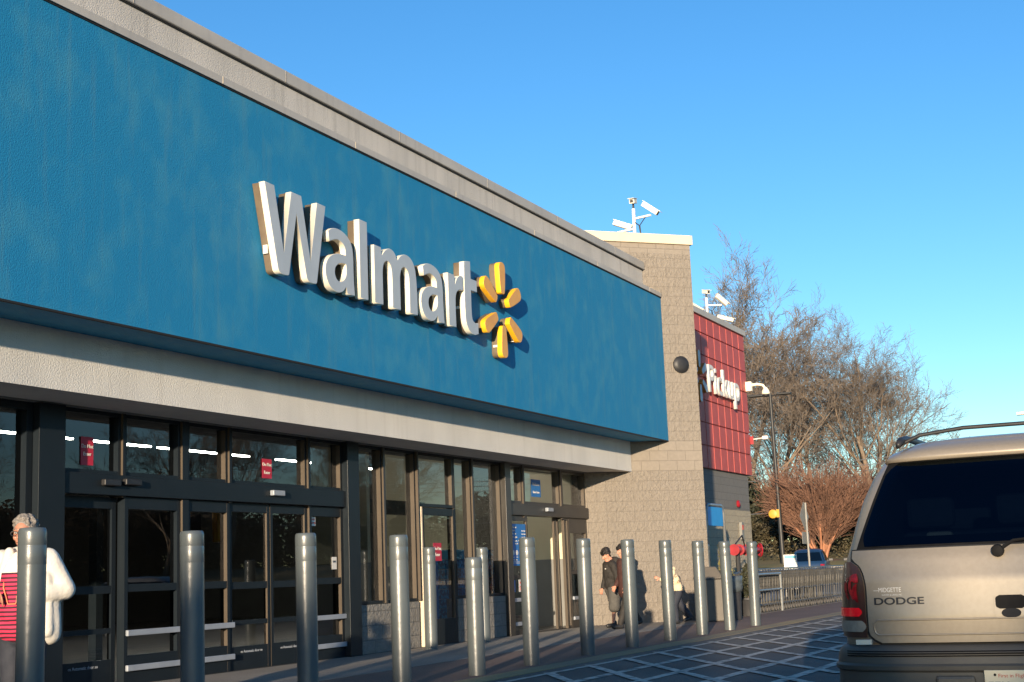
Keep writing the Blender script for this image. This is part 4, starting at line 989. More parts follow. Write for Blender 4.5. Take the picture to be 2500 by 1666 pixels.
# bumper
def bump_row(z, off, hwx=1.0, xr=.0): 
    out = []
    for i in range(41):
        u = -1+2*i/40; a = R(180+u*-88); ca, sa = math.cos(a), math.sin(a)
        y = math.copysign(abs(sa)**.42, sa)*(hwx+off); x = .95-(.95-xr+off)*abs(ca)**.30+.07*min(1, abs(y)/hwx)**2
        out.append(Vector((x, -y, z)))
    return out
rows = [bump_row(z, o_) for z, o_ in ((.22, -.06), (.26, -.02), (.34, .0), (.44, .0), (.515, -.004), (.527, .010), (.548, .012), (.560, .0), (.60, -.005), (.635, -.02), (.655, -.05), (.662, -.12), (.662, -.2))]
bmp = MB().grid(rows).build('bumper', M['bumper'], van, smooth='a', fixn=False)
rows = [bump_row(z, o_) for z, o_ in ((.6655, -.05), (.6665, -.09), (.6675, -.19))]
stp = MB().grid([r_[5:36] for r_ in rows]).build('step_pad', M['rubber'], bmp, fixn=False)
for k, z in enumerate((.6, .612, .624)): MB().tube([p for p in bump_row(z, .0)[9:32]], .003, 5).build('pad_rib', M['rubber'], bmp)
MB().box(-.012, .02, .20, .40, .30, .50).build('bumper_inset', M['bumper'], bmp, bevel=.02)
MB().box(-.012, .02, -.40, -.20, .30, .50).build('bumper_inset', M['bumper'], bmp, bevel=.02)
pl = MB().box(-.020, -.015, -.153, .153, .375, .528).build('number_plate', M['plate'], van, bevel=.004)
text('First in Flight', .026, (-.0212, .085, .492), M['redtext'], pl, 'lettering', BACK, .0004, 1.05, 0, 'LEFT')
text('FFK-', .095, (-.0212, .140, .405), M['ptext'], pl, 'lettering', BACK, .0004, .75, 0, 'LEFT')
MB().lathe([(.006, -.0235), (.007, -.0205)], (0, .10, .505), 10, 'x').build('bolt', M['rubber'], pl)
MB().box(.0, .03, .72, .80, .665, .69).build('hinge_plate', M['cream_side'], van)
for s_ in (-1, 1):
    for x in (.95, 3.95):
        wh = MB().lathe([(.20, -.08), (.335, -.10), (.345, -.08), (.345, .08), (.335, .10), (.20, .08)], (x, s_*.80, .345), 28, 'y').build('wheel', M['rubber'], van, smooth='a')
        MB().lathe([(.03, -.02), (.20, -.0), (.21, .02)], (x, s_*.885, .345), 20, 'y').build('rim', M['galv'], wh)
    # side glass
    def side_pt(x, z, off):
        hw_, xr, xf, ex = sl(z); e = 2/ex; c_ = min(1, abs(x-(xr+xf)/2)/((xf-xr)/2))**(1/(e*.55)); return Vector((x, s_*(hw_*math.sqrt(max(0, 1-c_*c_))**e+off), z))
    mb = MB(); rows = []
    for i in range(9):
        z = 1.20+.40*i/8; xa = sl(z)[1]+1.0; xb = sl(z)[2]-.55
        rows.append([side_pt(xa+(xb-xa)*j/20, z, .006) for j in range(21)])
    mb.grid(rows).build('side_window', M['vanglass'], van, smooth=True, fixn=False)

# ================================================================ OTHER CARS
def make_car(name, lbl, loc, rz, paint, L_=4.7, H=1.5, W2=.9, pickup=False):
    t = thing(name, lbl, 'car', loc, rz)       # nose towards +x
    S = [(.30, W2-.04, 0.02, L_-.03, 5), (.5, W2, -.0, L_, 5), (.75, W2, .03, L_-.05, 5), (.92, W2-.02, .10, L_-.25, 5.5), (.98, W2-.05, .16, L_-.9, 6),
         (1.15, W2-.12, .34, L_-1.35, 6), (H-.16, W2-.22, .62, L_-1.85, 6), (H-.05, W2-.30, .85, L_-2.1, 5), (H, W2-.5, 1.2, L_-2.4, 4)]
    mb = MB(); rows = []
    def fn(z, an, off=0):
        for a_, b_ in zip(S, S[1:]):
            if z <= b_[0] or b_ is S[-1]:
                q = min(1, max(0, (z-a_[0])/(b_[0]-a_[0]))); v = [a_[i]+(b_[i]-a_[i])*q for i in range(5)]; break
        e = 2/v[4]; ca, sa = math.cos(an), math.sin(an); xc = (v[2]+v[3])/2; a = (v[3]-v[2])/2
        return Vector((xc+math.copysign(abs(ca)**e, ca)*(a+off), math.copysign(abs(sa)**e, sa)*(v[1]+off), z))
    zs = [.30, .38, .5, .62, .75, .85, .92, .98, 1.06, 1.15, 1.25, H-.16, H-.10, H-.05, H-.02, H]
    for z in zs: rows.append([fn(z, R(360*k/72)) for k in range(73)])
    mb.grid(rows); mb.f.append(tuple(len(mb.v)-73+k for k in range(72))); mb.build('body', paint, t, smooth='a')
    def win(a0, a1, z0, z1, nm):
        g_ = MB().grid([[fn(z0+(z1-z0)*i/6, R(a0+(a1-a0)*j/16), .008) for j in range(17)] for i in range(7)]); g_.build(nm, M['vanglass'], t, smooth=True, fixn=False)
    win(152, 208, 1.0, H-.14, 'rear_window'); win(-28, 28, 1.0, H-.14, 'windscreen'); win(40, 140, 1.0, H-.15, 'side_window'); win(220, 320, 1.0, H-.15, 'side_window')
    for s_ in (-1, 1):
        MB().box(L_-1.75, L_-1.60, min(s_*W2*.93, s_*(W2+.16)), max(s_*W2*.93, s_*(W2+.16)), .98, 1.12).build('wing_mirror', M['black'], t, bevel=.02)
        g_ = MB().grid([[fn(.70+.14*i/3, R(180+s_*(18+22*j/5)), .01) for j in range(6)] for i in range(4)]); g_.build('tail_light', M['lens_red'], t, fixn=False)
        g_ = MB().grid([[fn(.60+.14*i/3, R(s_*(16+22*j/5)), .01) for j in range(6)] for i in range(4)]); g_.build('headlight', M['lens_white'], t, fixn=False)
        for x in (.85, L_-.9):
            wh = MB().lathe([(.2, -.09), (.32, -.10), (.33, 0), (.32, .10), (.2, .09)], (x, s_*(W2-.10), .33), 20, 'y').build('wheel', M['rubber'], t, smooth='a')
            MB().lathe([(.05, -.115), (.20, -.112), (.2, .112), (.05, .115)], (x, s_*(W2-.10), .33), 16, 'y').build('rim', M['galv'], wh)
    return t
make_car('parked_car', 'dark blue car parked by the grass bank, seen beyond the shopping carts', (69.5, 16.6, .26), R(10), M['carblue'], 4.8, 1.62, .92)
make_car('parked_car', 'black car almost hidden behind the left edge of the minivan', (68.0, 13.35, .22), R(190), M['cardark'], 4.6, 1.5, .9)
# cars standing in the lot on the driver's right, outside the picture but mirrored in the shop glass
ca = make_car('parked_car', 'silver car in the lot to the right, reflected in the exit doors', (19, -7.6, 0), R(90), M['carsilver'])
GC = 'cars in the lot mirrored in the glass'; ca['group'] = GC
for i, (x, y, mt, lb_) in enumerate(((22.2, -7.4, 'cardark', 'black car in the lot to the right, next to the silver one'), (28.5, -7.5, 'carblue', 'navy car in the lot to the right, beyond a free bay'), (34.5, -7.3, 'carsilver', 'second silver car in the lot to the right, farther on'), (13.0, -7.5, 'cardark', 'black car in the lot to the right, nearest the camera'))):
    c = copy_tree(ca); place(c, (x, y, 0), R(90), lb_); c['group'] = GC
    for ch in c.children:
        if ch.name.startswith('body'): ch.data = ch.data.copy(); ch.data.materials[0] = M[mt]

# ================================================================ PEOPLE
def cone(mb, a, b_, ra, rb, n=14):
    a, b_ = Vector(a), Vector(b_); d = (b_-a); L_ = d.length; t = d.normalized() if L_ > 1e-6 else Vector((0, 0, 1)); up = t.orthogonal().normalized(); v = t.cross(up)
    prof = [(-ra*math.cos(R(k)), ra*math.sin(R(k))) for k in (12, 35, 60)] + [(0, ra)] + [(L_, rb)] + [(L_+rb*math.cos(R(k)), rb*math.sin(R(k))) for k in (60, 35, 12)]
    base = len(mb.v)
    for h, r_ in prof:
        for j in range(n):
            an = 2*math.pi*j/n; mb.v.append(tuple(a+t*h+(up*math.cos(an)+v*math.sin(an))*r_))
    for k in range(len(prof)-1):
        for j in range(n):
            i0 = base+k*n+j; i1 = base+k*n+(j+1) % n; mb.f.append((i0, i1, i1+n, i0+n))
    mb.f.append(tuple(base+j for j in reversed(range(n)))); mb.f.append(tuple(base+(len(prof)-1)*n+j for j in range(n)))
def ell(mb, c, r_, n=16, rot=None):
    base = len(mb.v); m_ = n//2
    for i in range(1, m_):
        th = math.pi*i/m_
        for j in range(n):
            an = 2*math.pi*j/n; p = Vector((r_[0]*math.sin(th)*math.cos(an), r_[1]*math.sin(th)*math.sin(an), r_[2]*math.cos(th)))
            if rot: p = rot @ p
            mb.v.append((p.x+c[0], p.y+c[1], p.z+c[2]))
    for i in range(m_-2):
        for j in range(n):
            i0 = base+i*n+j; i1 = base+i*n+(j+1) % n; mb.f.append((i0, i0+n, i1+n, i1))
    mb.f.append(tuple(base+j for j in range(n))); mb.f.append(tuple(base+(m_-2)*n+j for j in reversed(range(n))))
def blob(name, fn, m, parent, vox=.012, sm=4, extra=None):
    mb = MB(); fn(mb); me = bpy.data.meshes.new(name); me.from_pydata(mb.v, [], mb.f)
    bm = bmesh.new(); bm.from_mesh(me); bmesh.ops.recalc_face_normals(bm, faces=bm.faces); bm.to_mesh(me); bm.free()
    t = bpy.data.objects.new(name, me); col.objects.link(t)
    rm = t.modifiers.new('r', 'REMESH'); rm.mode = 'VOXEL'; rm.voxel_size = vox; rm.use_smooth_shade = True
    s_ = t.modifiers.new('s', 'SMOOTH'); s_.factor = .5; s_.iterations = sm
    bpy.context.view_layer.update()
    m2 = bpy.data.meshes.new_from_object(t.evaluated_get(bpy.context.evaluated_depsgraph_get()))
    bpy.data.objects.remove(t); bpy.data.meshes.remove(me)
    for p in m2.polygons: p.use_smooth = True
    m2.materials.clear(); m2.materials.append(m)
    o = bpy.data.objects.new(name, m2); col.objects.link(o); o.parent = parent
    return o
def hand(mb, wr, d, palm_n, thumb, sc_=1., curl=.5):
    """wr wrist, d pointing direction, palm_n out of the palm, thumb sideways direction"""
    wr, d, pn, th = Vector(wr), Vector(d).normalized(), Vector(palm_n).normalized(), Vector(thumb).normalized()
    for k in (-1, -.33, .33, 1): cone(mb, wr+d*.015*sc_+th*k*.014*sc_, wr+d*.075*sc_+th*k*.026*sc_, .014*sc_, .012*sc_, 8)
    for k, ln in ((1, .068), (.33, .078), (-.33, .073), (-1, .056)):
        p = wr+d*.082*sc_+th*k*.028*sc_; c_ = curl
        q1 = p+(d*math.cos(c_*.6)+pn*math.sin(c_*.6))*ln*.45*sc_; q2 = q1+(d*math.cos(c_*1.5)+pn*math.sin(c_*1.5))*ln*.32*sc_; q3 = q2+(d*math.cos(c_*2.2)+pn*math.sin(c_*2.2))*ln*.25*sc_
        cone(mb, p, q1, .0092*sc_, .0086*sc_, 7); cone(mb, q1, q2, .0086*sc_, .008*sc_, 7); cone(mb, q2, q3, .008*sc_, .0065*sc_, 7)
    p = wr+d*.025*sc_+th*.030*sc_; q1 = p+(d*.6+th*.7+pn*.3)*.035*sc_; q2 = q1+(d*.85+th*.25+pn*.3)*.032*sc_
    cone(mb, p, q1, .012*sc_, .0105*sc_, 7); cone(mb, q1, q2, .0105*sc_, .0075*sc_, 7)
def head(mb, c, f, s_=1., tilt=0):
    """c = head centre, f = facing direction (unit), s = scale; modelled skull, jaw, nose, brow, ears, lips"""
    f = Vector(f).normalized(); r_ = f.cross(Vector((0, 0, 1))).normalized(); u = r_.cross(f)
    c = Vector(c); Rm = Matrix((r_, f, u)).transposed()
    P_ = lambda x, y, z: c+(r_*x+f*y+u*z)*s_
    ell(mb, P_(0, -.012, .025), (.074*s_, .092*s_, .088*s_), 20, Rm)
    ell(mb, P_(0, .020, -.040), (.056*s_, .062*s_, .070*s_), 18, Rm)
    cone(mb, P_(0, .058, -.085), P_(0, .050, -.075), .026*s_, .03*s_, 10)
    cone(mb, P_(0, .085, .005), P_(0, .104, -.028), .009*s_, .016*s_, 8)
    for sx in (-1, 1):
        ell(mb, P_(sx*.074, -.008, -.005), (.010*s_, .020*s_, .032*s_), 10, Rm)
        cone(mb, P_(sx*.012, .080, .028), P_(sx*.045, .068, .026), .010*s_, .009*s_, 8)
        ell(mb, P_(sx*.038, .062, -.028), (.022*s_, .018*s_, .022*s_), 10, Rm)
    cone(mb, P_(-.02, .078, -.057), P_(.02, .078, -.057), .0085*s_, .0085*s_, 8)
    cone(mb, P_(-.017, .076, -.070), P_(.017, .076, -.070), .009*s_, .009*s_, 8)
    cone(mb, P_(0, -.02, -.06), P_(0, -.035, -.16), .052*s_, .056*s_, 12)
    return P_, Rm
def face_parts(parent, P_, Rm, s_, glasses=False, brow=M['hair_black']):
    for sx in (-1, 1):
        o = MB(); ell(o, P_(sx*.033, .068, .006), (.013*s_, .008*s_, .007*s_), 10, Rm); o = o.build('eye', M['white'], parent, smooth=True)
        q = MB(); ell(q, P_(sx*.033, .0755, .006), (.0055*s_, .002*s_, .0055*s_), 8, Rm); q.build('iris', M['black'], o)
        MB().tube([P_(sx*.016, .086, .030), P_(sx*.034, .084, .036), P_(sx*.052, .070, .028)], .0035*s_, 5).build('eyebrow', brow, parent)
    if glasses:
        g_ = MB()
        for sx in (-1, 1):
            ring = [P_(sx*.035+.025*math.cos(R(a)), .098, .002+.017*math.sin(R(a))) for a in range(0, 361, 30)]; g_.tube(ring, .0028*s_, 5)
            g_.tube([P_(sx*.060, .096, .006), P_(sx*.078, .02, .01), P_(sx*.078, -.02, .0)], .0025*s_, 5)
        g_.tube([P_(-.012, .098, .006), P_(.012, .098, .006)], .003*s_, 5); g_.build('glasses', M['black'], parent)
    MB().tube([P_(-.021, .0865, -.0635), P_(0, .090, -.0625), P_(.021, .0865, -.0635)], .0018*s_, 4).build('mouth', M['maroon'], parent)

# --- woman in a white jacket (walks towards the camera)
wm = thing('person', 'grey-haired person with glasses, white jacket and red striped top, behind the nearest bollard', 'person', (8.75, 8.42, .014), 0)
Z = 1.0
FD = Vector((-.94, -.34, 0)).normalized()      # facing
RD = FD.cross(Vector((0, 0, 1)))                # her right-hand side points to RD
def WP(x, y, z): return RD*x+FD*y+Vector((0, 0, z))
WP_ = {}
def wbody(mb):
    WP_['h'] = head(mb, WP(0, .03, 1.575), FD+Vector((0, 0, -.05)), 1.08)
    cone(mb, WP(0, -.01, 1.36), WP(0, 0, 1.48), .07, .055)
    cone(mb, WP(-.13, 0, 1.33), WP(.13, 0, 1.33), .085, .085); ell(mb, WP(0, 0, 1.12), (.17, .17, .26)); ell(mb, WP(0, .0, .90), (.18, .18, .15))
    for s_ in (-1, 1):
        cone(mb, WP(s_*.18, 0, 1.34), WP(s_*.27, -.06, 1.10), .05, .042); el = WP(s_*.27, -.06, 1.10); wr = WP(s_*.13, .19, 1.07)
        cone(mb, el, wr, .042, .028); hand(mb, wr, WP(-s_*.6, .75, .0), WP(0, -.3, -1), WP(0, .4, 1), 1., .9)
        ft = .14 if s_ < 0 else -.12
        cone(mb, WP(s_*.09, 0, .86), WP(s_*.09, ft*.5+.03, .48), .085, .058); cone(mb, WP(s_*.09, ft*.5+.03, .48), WP(s_*.09, ft-.04, .10), .056, .038); cone(mb, WP(s_*.09, ft-.06, .05), WP(s_*.09, ft+.12, .035), .04, .032)
wb_ = blob('body', wbody, M['skin'], wm, .0075, 2)
face_parts(wb_, *WP_['h'], 1.08, True, M['hair_grey'])
def whair(mb):
    P_, Rm = WP_['h']; ell(mb, P_(0, -.026, .048), (.093, .102, .088), 18, Rm); rng = random.Random(5)
    for k in range(70):
        an = rng.uniform(0, 6.28); e = rng.uniform(.05, 1.35); v = (.088*math.cos(an)*math.cos(e), -.026+.096*math.sin(an)*math.cos(e), .055+.085*math.sin(e))
        if v[1] > .045 and v[2] < .085: continue
        p = P_(*v); cone(mb, p, p+Vector((0, 0, .004)), rng.uniform(.014, .022), .012, 7)
blob('hair', whair, M['hair_grey'], wb_, .007, 1)
def wjack(mb):
    for s_ in (-1, 1):
        cone(mb, WP(s_*.05, -.05, 1.41), WP(s_*.19, -.01, 1.36), .075, .085); cone(mb, WP(s_*.19, 0, 1.36), WP(s_*.30, -.07, 1.12), .095, .088); cone(mb, WP(s_*.30, -.07, 1.12), WP(s_*.20, .09, 1.08), .088, .066)
        cone(mb, WP(s_*.20, .09, 1.08), WP(s_*.165, .14, 1.075), .060, .05)
        cone(mb, WP(s_*.18, -.02, 1.30), WP(s_*.20, -.02, .78), .095, .095); cone(mb, WP(s_*.19, .05, 1.22), WP(s_*.215, .06, .80), .062, .055)
        cone(mb, WP(s_*.10, .07, 1.43), WP(s_*.14, .10, 1.22), .04, .045)
    cone(mb, WP(-.12, -.08, 1.34), WP(.12, -.08, 1.34), .10, .10); cone(mb, WP(-.14, -.11, .8), WP(.14, -.11, .8), .09, .09); cone(mb, WP(0, -.09, 1.30), WP(0, -.11, .80), .13, .13)
    cone(mb, WP(-.09, -.09, 1.0), WP(.09, -.09, 1.0), .13, .13)
blob('jacket', wjack, M['jacket_white'], wb_, .011, 3)
stripe = mat('striped_knit', (.60, .025, .08), .85); n_ = stripe.node_tree; bs_ = n_.nodes['Principled BSDF']
tc_ = n_.nodes.new('ShaderNodeTexCoord'); wv = n_.nodes.new('ShaderNodeTexWave'); wv.bands_direction = 'Z'; wv.inputs['Scale'].default_value = 9.5; wv.inputs['Distortion'].default_value = 1.2; wv.inputs['Detail Scale'].default_value = .8
cr_ = n_.nodes.new('ShaderNodeValToRGB'); cr_.color_ramp.elements[0].position = .42; cr_.color_ramp.elements[1].position = .55; cr_.color_ramp.elements[0].color = (.05, .008, .02, 1); cr_.color_ramp.elements[1].color = (.62, .03, .09, 1)
sp_ = n_.nodes.new('ShaderNodeSeparateXYZ'); gt_ = n_.nodes.new('ShaderNodeMath'); gt_.operation = 'GREATER_THAN'; gt_.inputs[1].default_value = 1.265
mx_ = n_.nodes.new('ShaderNodeMix'); mx_.data_type = 'RGBA'; mx_.inputs[7].default_value = (.72, .68, .60, 1)
n_.links.new(tc_.outputs['Object'], wv.inputs[0]); n_.links.new(wv.outputs[0], cr_.inputs[0]); n_.links.new(tc_.outputs['Object'], sp_.inputs[0]); n_.links.new(sp_.outputs[2], gt_.inputs[0])
n_.links.new(gt_.outputs[0], mx_.inputs[0]); n_.links.new(cr_.outputs[0], mx_.inputs[6]); n_.links.new(mx_.outputs[2], bs_.inputs['Base Color'])
def wtop(mb):
    ell(mb, WP(0, .015, 1.17), (.20, .185, .28)); ell(mb, WP(0, .03, .98), (.205, .2, .2)); cone(mb, WP(-.05, .03, .86), WP(.05, .03, .86), .165, .165); cone(mb, WP(-.09, .01, 1.35), WP(.09, .01, 1.35), .075, .075); cone(mb, WP(0, 0, 1.36), WP(0, .0, 1.395), .085, .075)
blob('striped_top', wtop, stripe, wb_, .011, 3)
MB().tube([WP(-.085, .085, 1.40), WP(-.10, .13, 1.30), WP(-.085, .20, 1.15), WP(-.03, .235, 1.02), WP(.03, .235, 1.02), WP(.085, .20, 1.15), WP(.10, .13, 1.30), WP(.085, .085, 1.40)], .006, 6).build('lanyard', mat('orange_cord', (.70, .22, .10), .7), wb_)
def wtr(mb):
    cone(mb, WP(-.07, 0, .80), WP(.07, 0, .80), .14, .14)
    for s_ in (-1, 1):
        ft = .14 if s_ < 0 else -.12
        cone(mb, WP(s_*.095, 0, .82), WP(s_*.10, ft*.5+.03, .46), .115, .095); cone(mb, WP(s_*.10, ft*.5+.03, .46), WP(s_*.10, ft-.04, .10), .095, .075)
blob('trousers', wtr, M['navy'], wb_, .012, 3)
def shoes_fn(L_, sc_=1.):
    def fn(mb):
        for (hx, hy, hz), (tx, ty, tz) in L_: cone(mb, (hx, hy, hz), (tx, ty, tz), .042*sc_, .036*sc_, 10); cone(mb, (hx, hy, hz+.03), (hx, hy, hz+.05), .04*sc_, .038*sc_, 10)
    return fn
blob('shoes', shoes_fn([(tuple(WP(s_*.09, (.14 if s_ < 0 else -.12)-.06, .042)), tuple(WP(s_*.09, (.14 if s_ < 0 else -.12)+.13, .040))) for s_ in (-1, 1)]), M['white'], wb_, .009, 2)

def side_person(lbl, loc, face, H, pose, mats, extras=None, seed=1):
    """walking figure seen from the side; local frame: forward = face"""
    t = thing('person', lbl, 'person', loc, 0); f = Vector((math.cos(face), math.sin(face), 0)); r_ = f.cross(Vector((0, 0, 1))); k = H/1.7
    def W(x, y, z): return (r_*x+f*y+Vector((0, 0, z)))*k
    lean = pose.get('lean', .08); hd = {}
    hip = .90; sh = (hip+.47*math.cos(lean)*1.0); sy = .47*math.sin(lean)
    hc = W(0, sy+.10*math.sin(lean)+pose.get('hy', .05), sh+.235-pose.get('duck', .02))
    fdir = (f+Vector((0, 0, -pose.get('look', .25)))).normalized()
    legs = pose['legs']   # (side, knee(y,z), ankle(y,z))
    arms = pose['arms']   # (side, elbow(y,z), wrist(y,z))
    def body(mb):
        hd['h'] = head(mb, hc, fdir, 1.06*k if H < 1.6 else k)
        cone(mb, W(0, sy-.01, sh+.0), hc-Vector((0, 0, .07*k)), .065*k, .052*k); cone(mb, W(-.12, sy, sh-.03), W(.12, sy, sh-.03), .08*k, .08*k)
        cone(mb, W(0, sy*.8, sh-.10), W(0, 0, hip), .135*k, .13*k)
        for s_, kn, an in legs:
            cone(mb, W(s_*.08, 0, hip-.04), W(s_*.085, kn[0], kn[1]), .085*k, .055*k); cone(mb, W(s_*.085, kn[0], kn[1]), W(s_*.085, an[0], an[1]), .053*k, .036*k)
            cone(mb, W(s_*.085, an[0]-.03, an[1]-.06), W(s_*.085, an[0]+.13, an[1]-.075+an[2] if len(an) > 2 else an[1]-.075), .036*k, .03*k)
        for s_, e, wv_ in arms:
            cone(mb, W(s_*.17, sy, sh-.03), W(s_*.21, e[0], e[1]), .048*k, .038*k); cone(mb, W(s_*.21, e[0], e[1]), W(s_*.19, wv_[0], wv_[1]), .038*k, .026*k)
            dd = (W(s_*.19, wv_[0], wv_[1])-W(s_*.21, e[0], e[1])).normalized(); hand(mb, W(s_*.19, wv_[0], wv_[1]), dd, -r_*s_, (f-dd*f.dot(dd)).normalized(), k*1.1, .8)
    b_ = blob('body', body, mats['skin'], t, .0085, 2)
    P_, Rm = hd['h']; s2 = 1.06*k if H < 1.6 else k; face_parts(b_, P_, Rm, s2)
    def hair(mb):
        ell(mb, P_(0, -.030, .045), (.090*s2, .098*s2, .090*s2), 18, Rm); rng = random.Random(seed)
        cone(mb, P_(-.045, .050, .078), P_(.045, .050, .078), .028*s2, .028*s2); 
        for _ in range(40):
            an = rng.uniform(0, 6.28); e = rng.uniform(.1, 1.3); p = P_(.085*math.cos(an)*math.cos(e), -.03+.09*math.sin(an)*math.cos(e), .06+.085*math.sin(e)); cone(mb, p, p+f*.01, .02*s2, .012*s2, 7)
        for q_ in range(-4, 5):
            x_ = q_*.016; cone(mb, P_(x_, .055, .088), P_(x_*.95+rng.uniform(-.006, .006), .092-abs(x_)*.35, .034+rng.uniform(-.006, .012)), .020*s2, .009*s2, 7)
        for _ in range(26):
            an = rng.uniform(0, 6.28); e = rng.uniform(.2, 1.4); v_ = Vector((.09*math.cos(an)*math.cos(e), .095*math.sin(an)*math.cos(e), .06+.09*math.sin(e))); cone(mb, P_(v_.x, v_.y-.03, v_.z), P_(v_.x*1.15, v_.y*1.12-.03, v_.z*1.08+.004), .013*s2, .005*s2, 6)
        for sx in (-1, 1): cone(mb, P_(sx*.072, -.03, .03), P_(sx*.070, -.045, -.045), .026*s2, .02*s2)
    blob('hair', hair, M['hair_black'], b_, .009, 1)
    jl = pose.get('jl', .0)      # extra jacket length
    def jack(mb):
        cone(mb, W(-.13, sy, sh-.02), W(.13, sy, sh-.02), .10*k, .10*k); cone(mb, W(0, sy*.85, sh-.08), W(0, .0, hip-jl), .165*k, .165*k); cone(mb, W(-.06, 0, hip-jl), W(.06, 0, hip-jl), .155*k, .155*k)
        cone(mb, W(-.06, sy*.5, (sh+hip)/2), W(.06, sy*.5, (sh+hip)/2), .15*k, .15*k); cone(mb, W(0, sy-.10, sh+.06), W(0, sy-.05, sh+.03), .085*k, .10*k)
        for s_, e, wv_ in arms:
            cone(mb, W(s_*.17, sy, sh-.03), W(s_*.22, e[0], e[1]), .078*k, .068*k); w2 = Vector((0, 0, 0)); a_ = W(s_*.22, e[0], e[1]); c_ = W(s_*.19, wv_[0], wv_[1]); cone(mb, a_, a_+(c_-a_)*.86, .068*k, .05*k)
    blob('jacket', jack, mats['jacket'], b_, .011, 3)
    def legsf(mb):
        wd = pose.get('legw', .09); cut = pose.get('cut', 1.)
        cone(mb, W(-.06, 0, hip-.08), W(.06, 0, hip-.08), .135*k, .135*k)
        for s_, kn, an in legs:
            a_, m2, c_ = W(s_*.08, 0, hip-.06), W(s_*.088, kn[0], kn[1]), W(s_*.088, an[0], an[1])
            cone(mb, a_, m2, (wd+.025)*k, wd*k); cone(mb, m2, m2+(c_-m2)*cut, wd*k, wd*k*(1.05 if cut < .7 else .75))
    blob(pose.get('legname', 'trousers'), legsf, mats['legs'], b_, .012, 3)
    S_ = []
    for s_, kn, an in legs: S_.append((tuple(W(s_*.085, an[0]-.035, an[1]-.055)), tuple(W(s_*.085, an[0]+.15, an[1]-.065+(an[2] if len(an) > 2 else 0)))))
    blob('shoes', shoes_fn(S_, 1.1), mats['shoes'], b_, .009, 2)
    if extras: extras(b_, W, sh, hip, sy)
    return t
FL = R(140)     # they walk to the left along the wall
boy = side_person('black-haired boy in black jacket and grey shorts walking along the tan wall', (26.83, 10.38, .014), FL, 1.55,
  dict(lean=.10, look=.55, duck=.035, hy=.06, legs=[(-1, (.02, .50), (.06, .11)), (1, (-.12, .52), (-.42, .20, -.03))], arms=[(-1, (.0, 1.08), (-.02, .80)), (1, (.04, 1.08), (.15, .84))], legw=.125, cut=.15, legname='shorts'),
  dict(skin=M['skin2'], jacket=M['blackcloth'], legs=M['greycloth'], shoes=M['black']),
  lambda b_, W, sh, hip, sy: (blob('hood', lambda mb: (cone(mb, W(-.05, sy-.13, sh+.07), W(.05, sy-.13, sh+.07), .085, .085)), M['blackcloth'], b_, .01, 2), MB().box(-.02, .02, -.005, .005, -.012, .012, Matrix.Translation(W(-.10, sy+.155, sh-.10))).build('chest_badge', M['white'], b_)))
side_person('person in a long dark maroon jacket just behind the boy, mostly behind a bollard', (26.25, 9.86, .014), FL, 1.60,
  dict(lean=.06, look=.2, jl=.16, legs=[(-1, (.10, .50), (.24, .11)), (1, (-.08, .50), (-.30, .17, -.03))], arms=[(-1, (-.02, 1.08), (.10, .84)), (1, (.0, 1.08), (.16, .86))], legw=.08),
  dict(skin=M['skin2'], jacket=M['maroon'], legs=M['blackcloth'], shoes=M['black']), seed=3)
side_person('child leaning forward in a cream spotted fleece and navy trousers, half behind a bollard', (27.85, 9.38, .014), FL, 1.34,
  dict(lean=.42, look=.35, duck=.03, legs=[(-1, (.16, .50), (.12, .11)), (1, (-.12, .50), (-.40, .19, -.04))], arms=[(-1, (.36, 1.06), (.60, 1.16)), (1, (.10, .98), (.14, .74))], legw=.10, cut=1.),
  dict(skin=M['skin2'], jacket=M['fleece'], legs=M['navy'], shoes=M['black']), seed=7)

# ================================================================ TREES
def gen_tree(seed, H, spread=.42, trunk_r=.22, fork=.22, levels=5, up=.25, nch=(5, 6, 6, 5, 5), twig=.011, lean=0, side=True, th=.86):
    rng = random.Random(seed); tr, tw_ = MB(), MB()
    def limb(p, d, L_, r_, lv):
        n = max(2, int(5-lv)); pts = [Vector(p)]; rs = [r_]; dd = Vector(d)
        for i in range(n):
            dd = (dd+Vector((rng.gauss(0, .13), rng.gauss(0, .13), rng.gauss(0, .08)+up*.35))).normalized(); pts.append(pts[-1]+dd*L_/n); rs.append(max(twig*.6, r_*(1-.62*(i+1)/n)))
        (tr if lv <= 1 else tw_).tube(pts, rs, 8 if lv == 0 else (6 if lv == 1 else (4 if lv == 2 else 3)), lv == 0)
        if lv >= levels: return
        for k in range(nch[lv]):
            t = fork+(1-fork)*((k+rng.random())/nch[lv]) if lv == 0 else .22+.78*(k+rng.random())/nch[lv]
            x = t*n; i = min(n-1, int(x)); q = pts[i].lerp(pts[i+1], x-i); rq = rs[i]+(rs[i+1]-rs[i])*(x-i); dd = (pts[i+1]-pts[i]).normalized()
            side_ = dd.orthogonal().normalized(); side_.rotate(Matrix.Rotation(rng.uniform(0, 6.283), 3, dd)); an = rng.uniform(.45, .95)*(1.05 if lv == 0 else 1)
            nd = (dd*math.cos(an)+side_*math.sin(an)); ln = L_*rng.uniform(.48, .72)*(1-.35*t if lv == 0 else 1-.25*t)*(spread/.42 if lv == 0 else 1)
            limb(q, nd, ln, max(twig, rq*rng.uniform(.42, .62)), lv+1)
    limb((0, 0, 0), (lean, 0, 1), H*th, trunk_r, 0)
    return tr, tw_
def tree_thing(lbl, tr, tw_, loc, rz, sc_, bark='bark', twg='twig', group='bare trees behind the store'):
    t = thing('bare_tree', lbl, 'tree', loc, rz, group); tr.build('trunk', M[bark], t, fixn=False, smooth=True); tw_.build('crown', M[twg], t, fixn=False); t.scale = (sc_,)*3; return t
protos = []
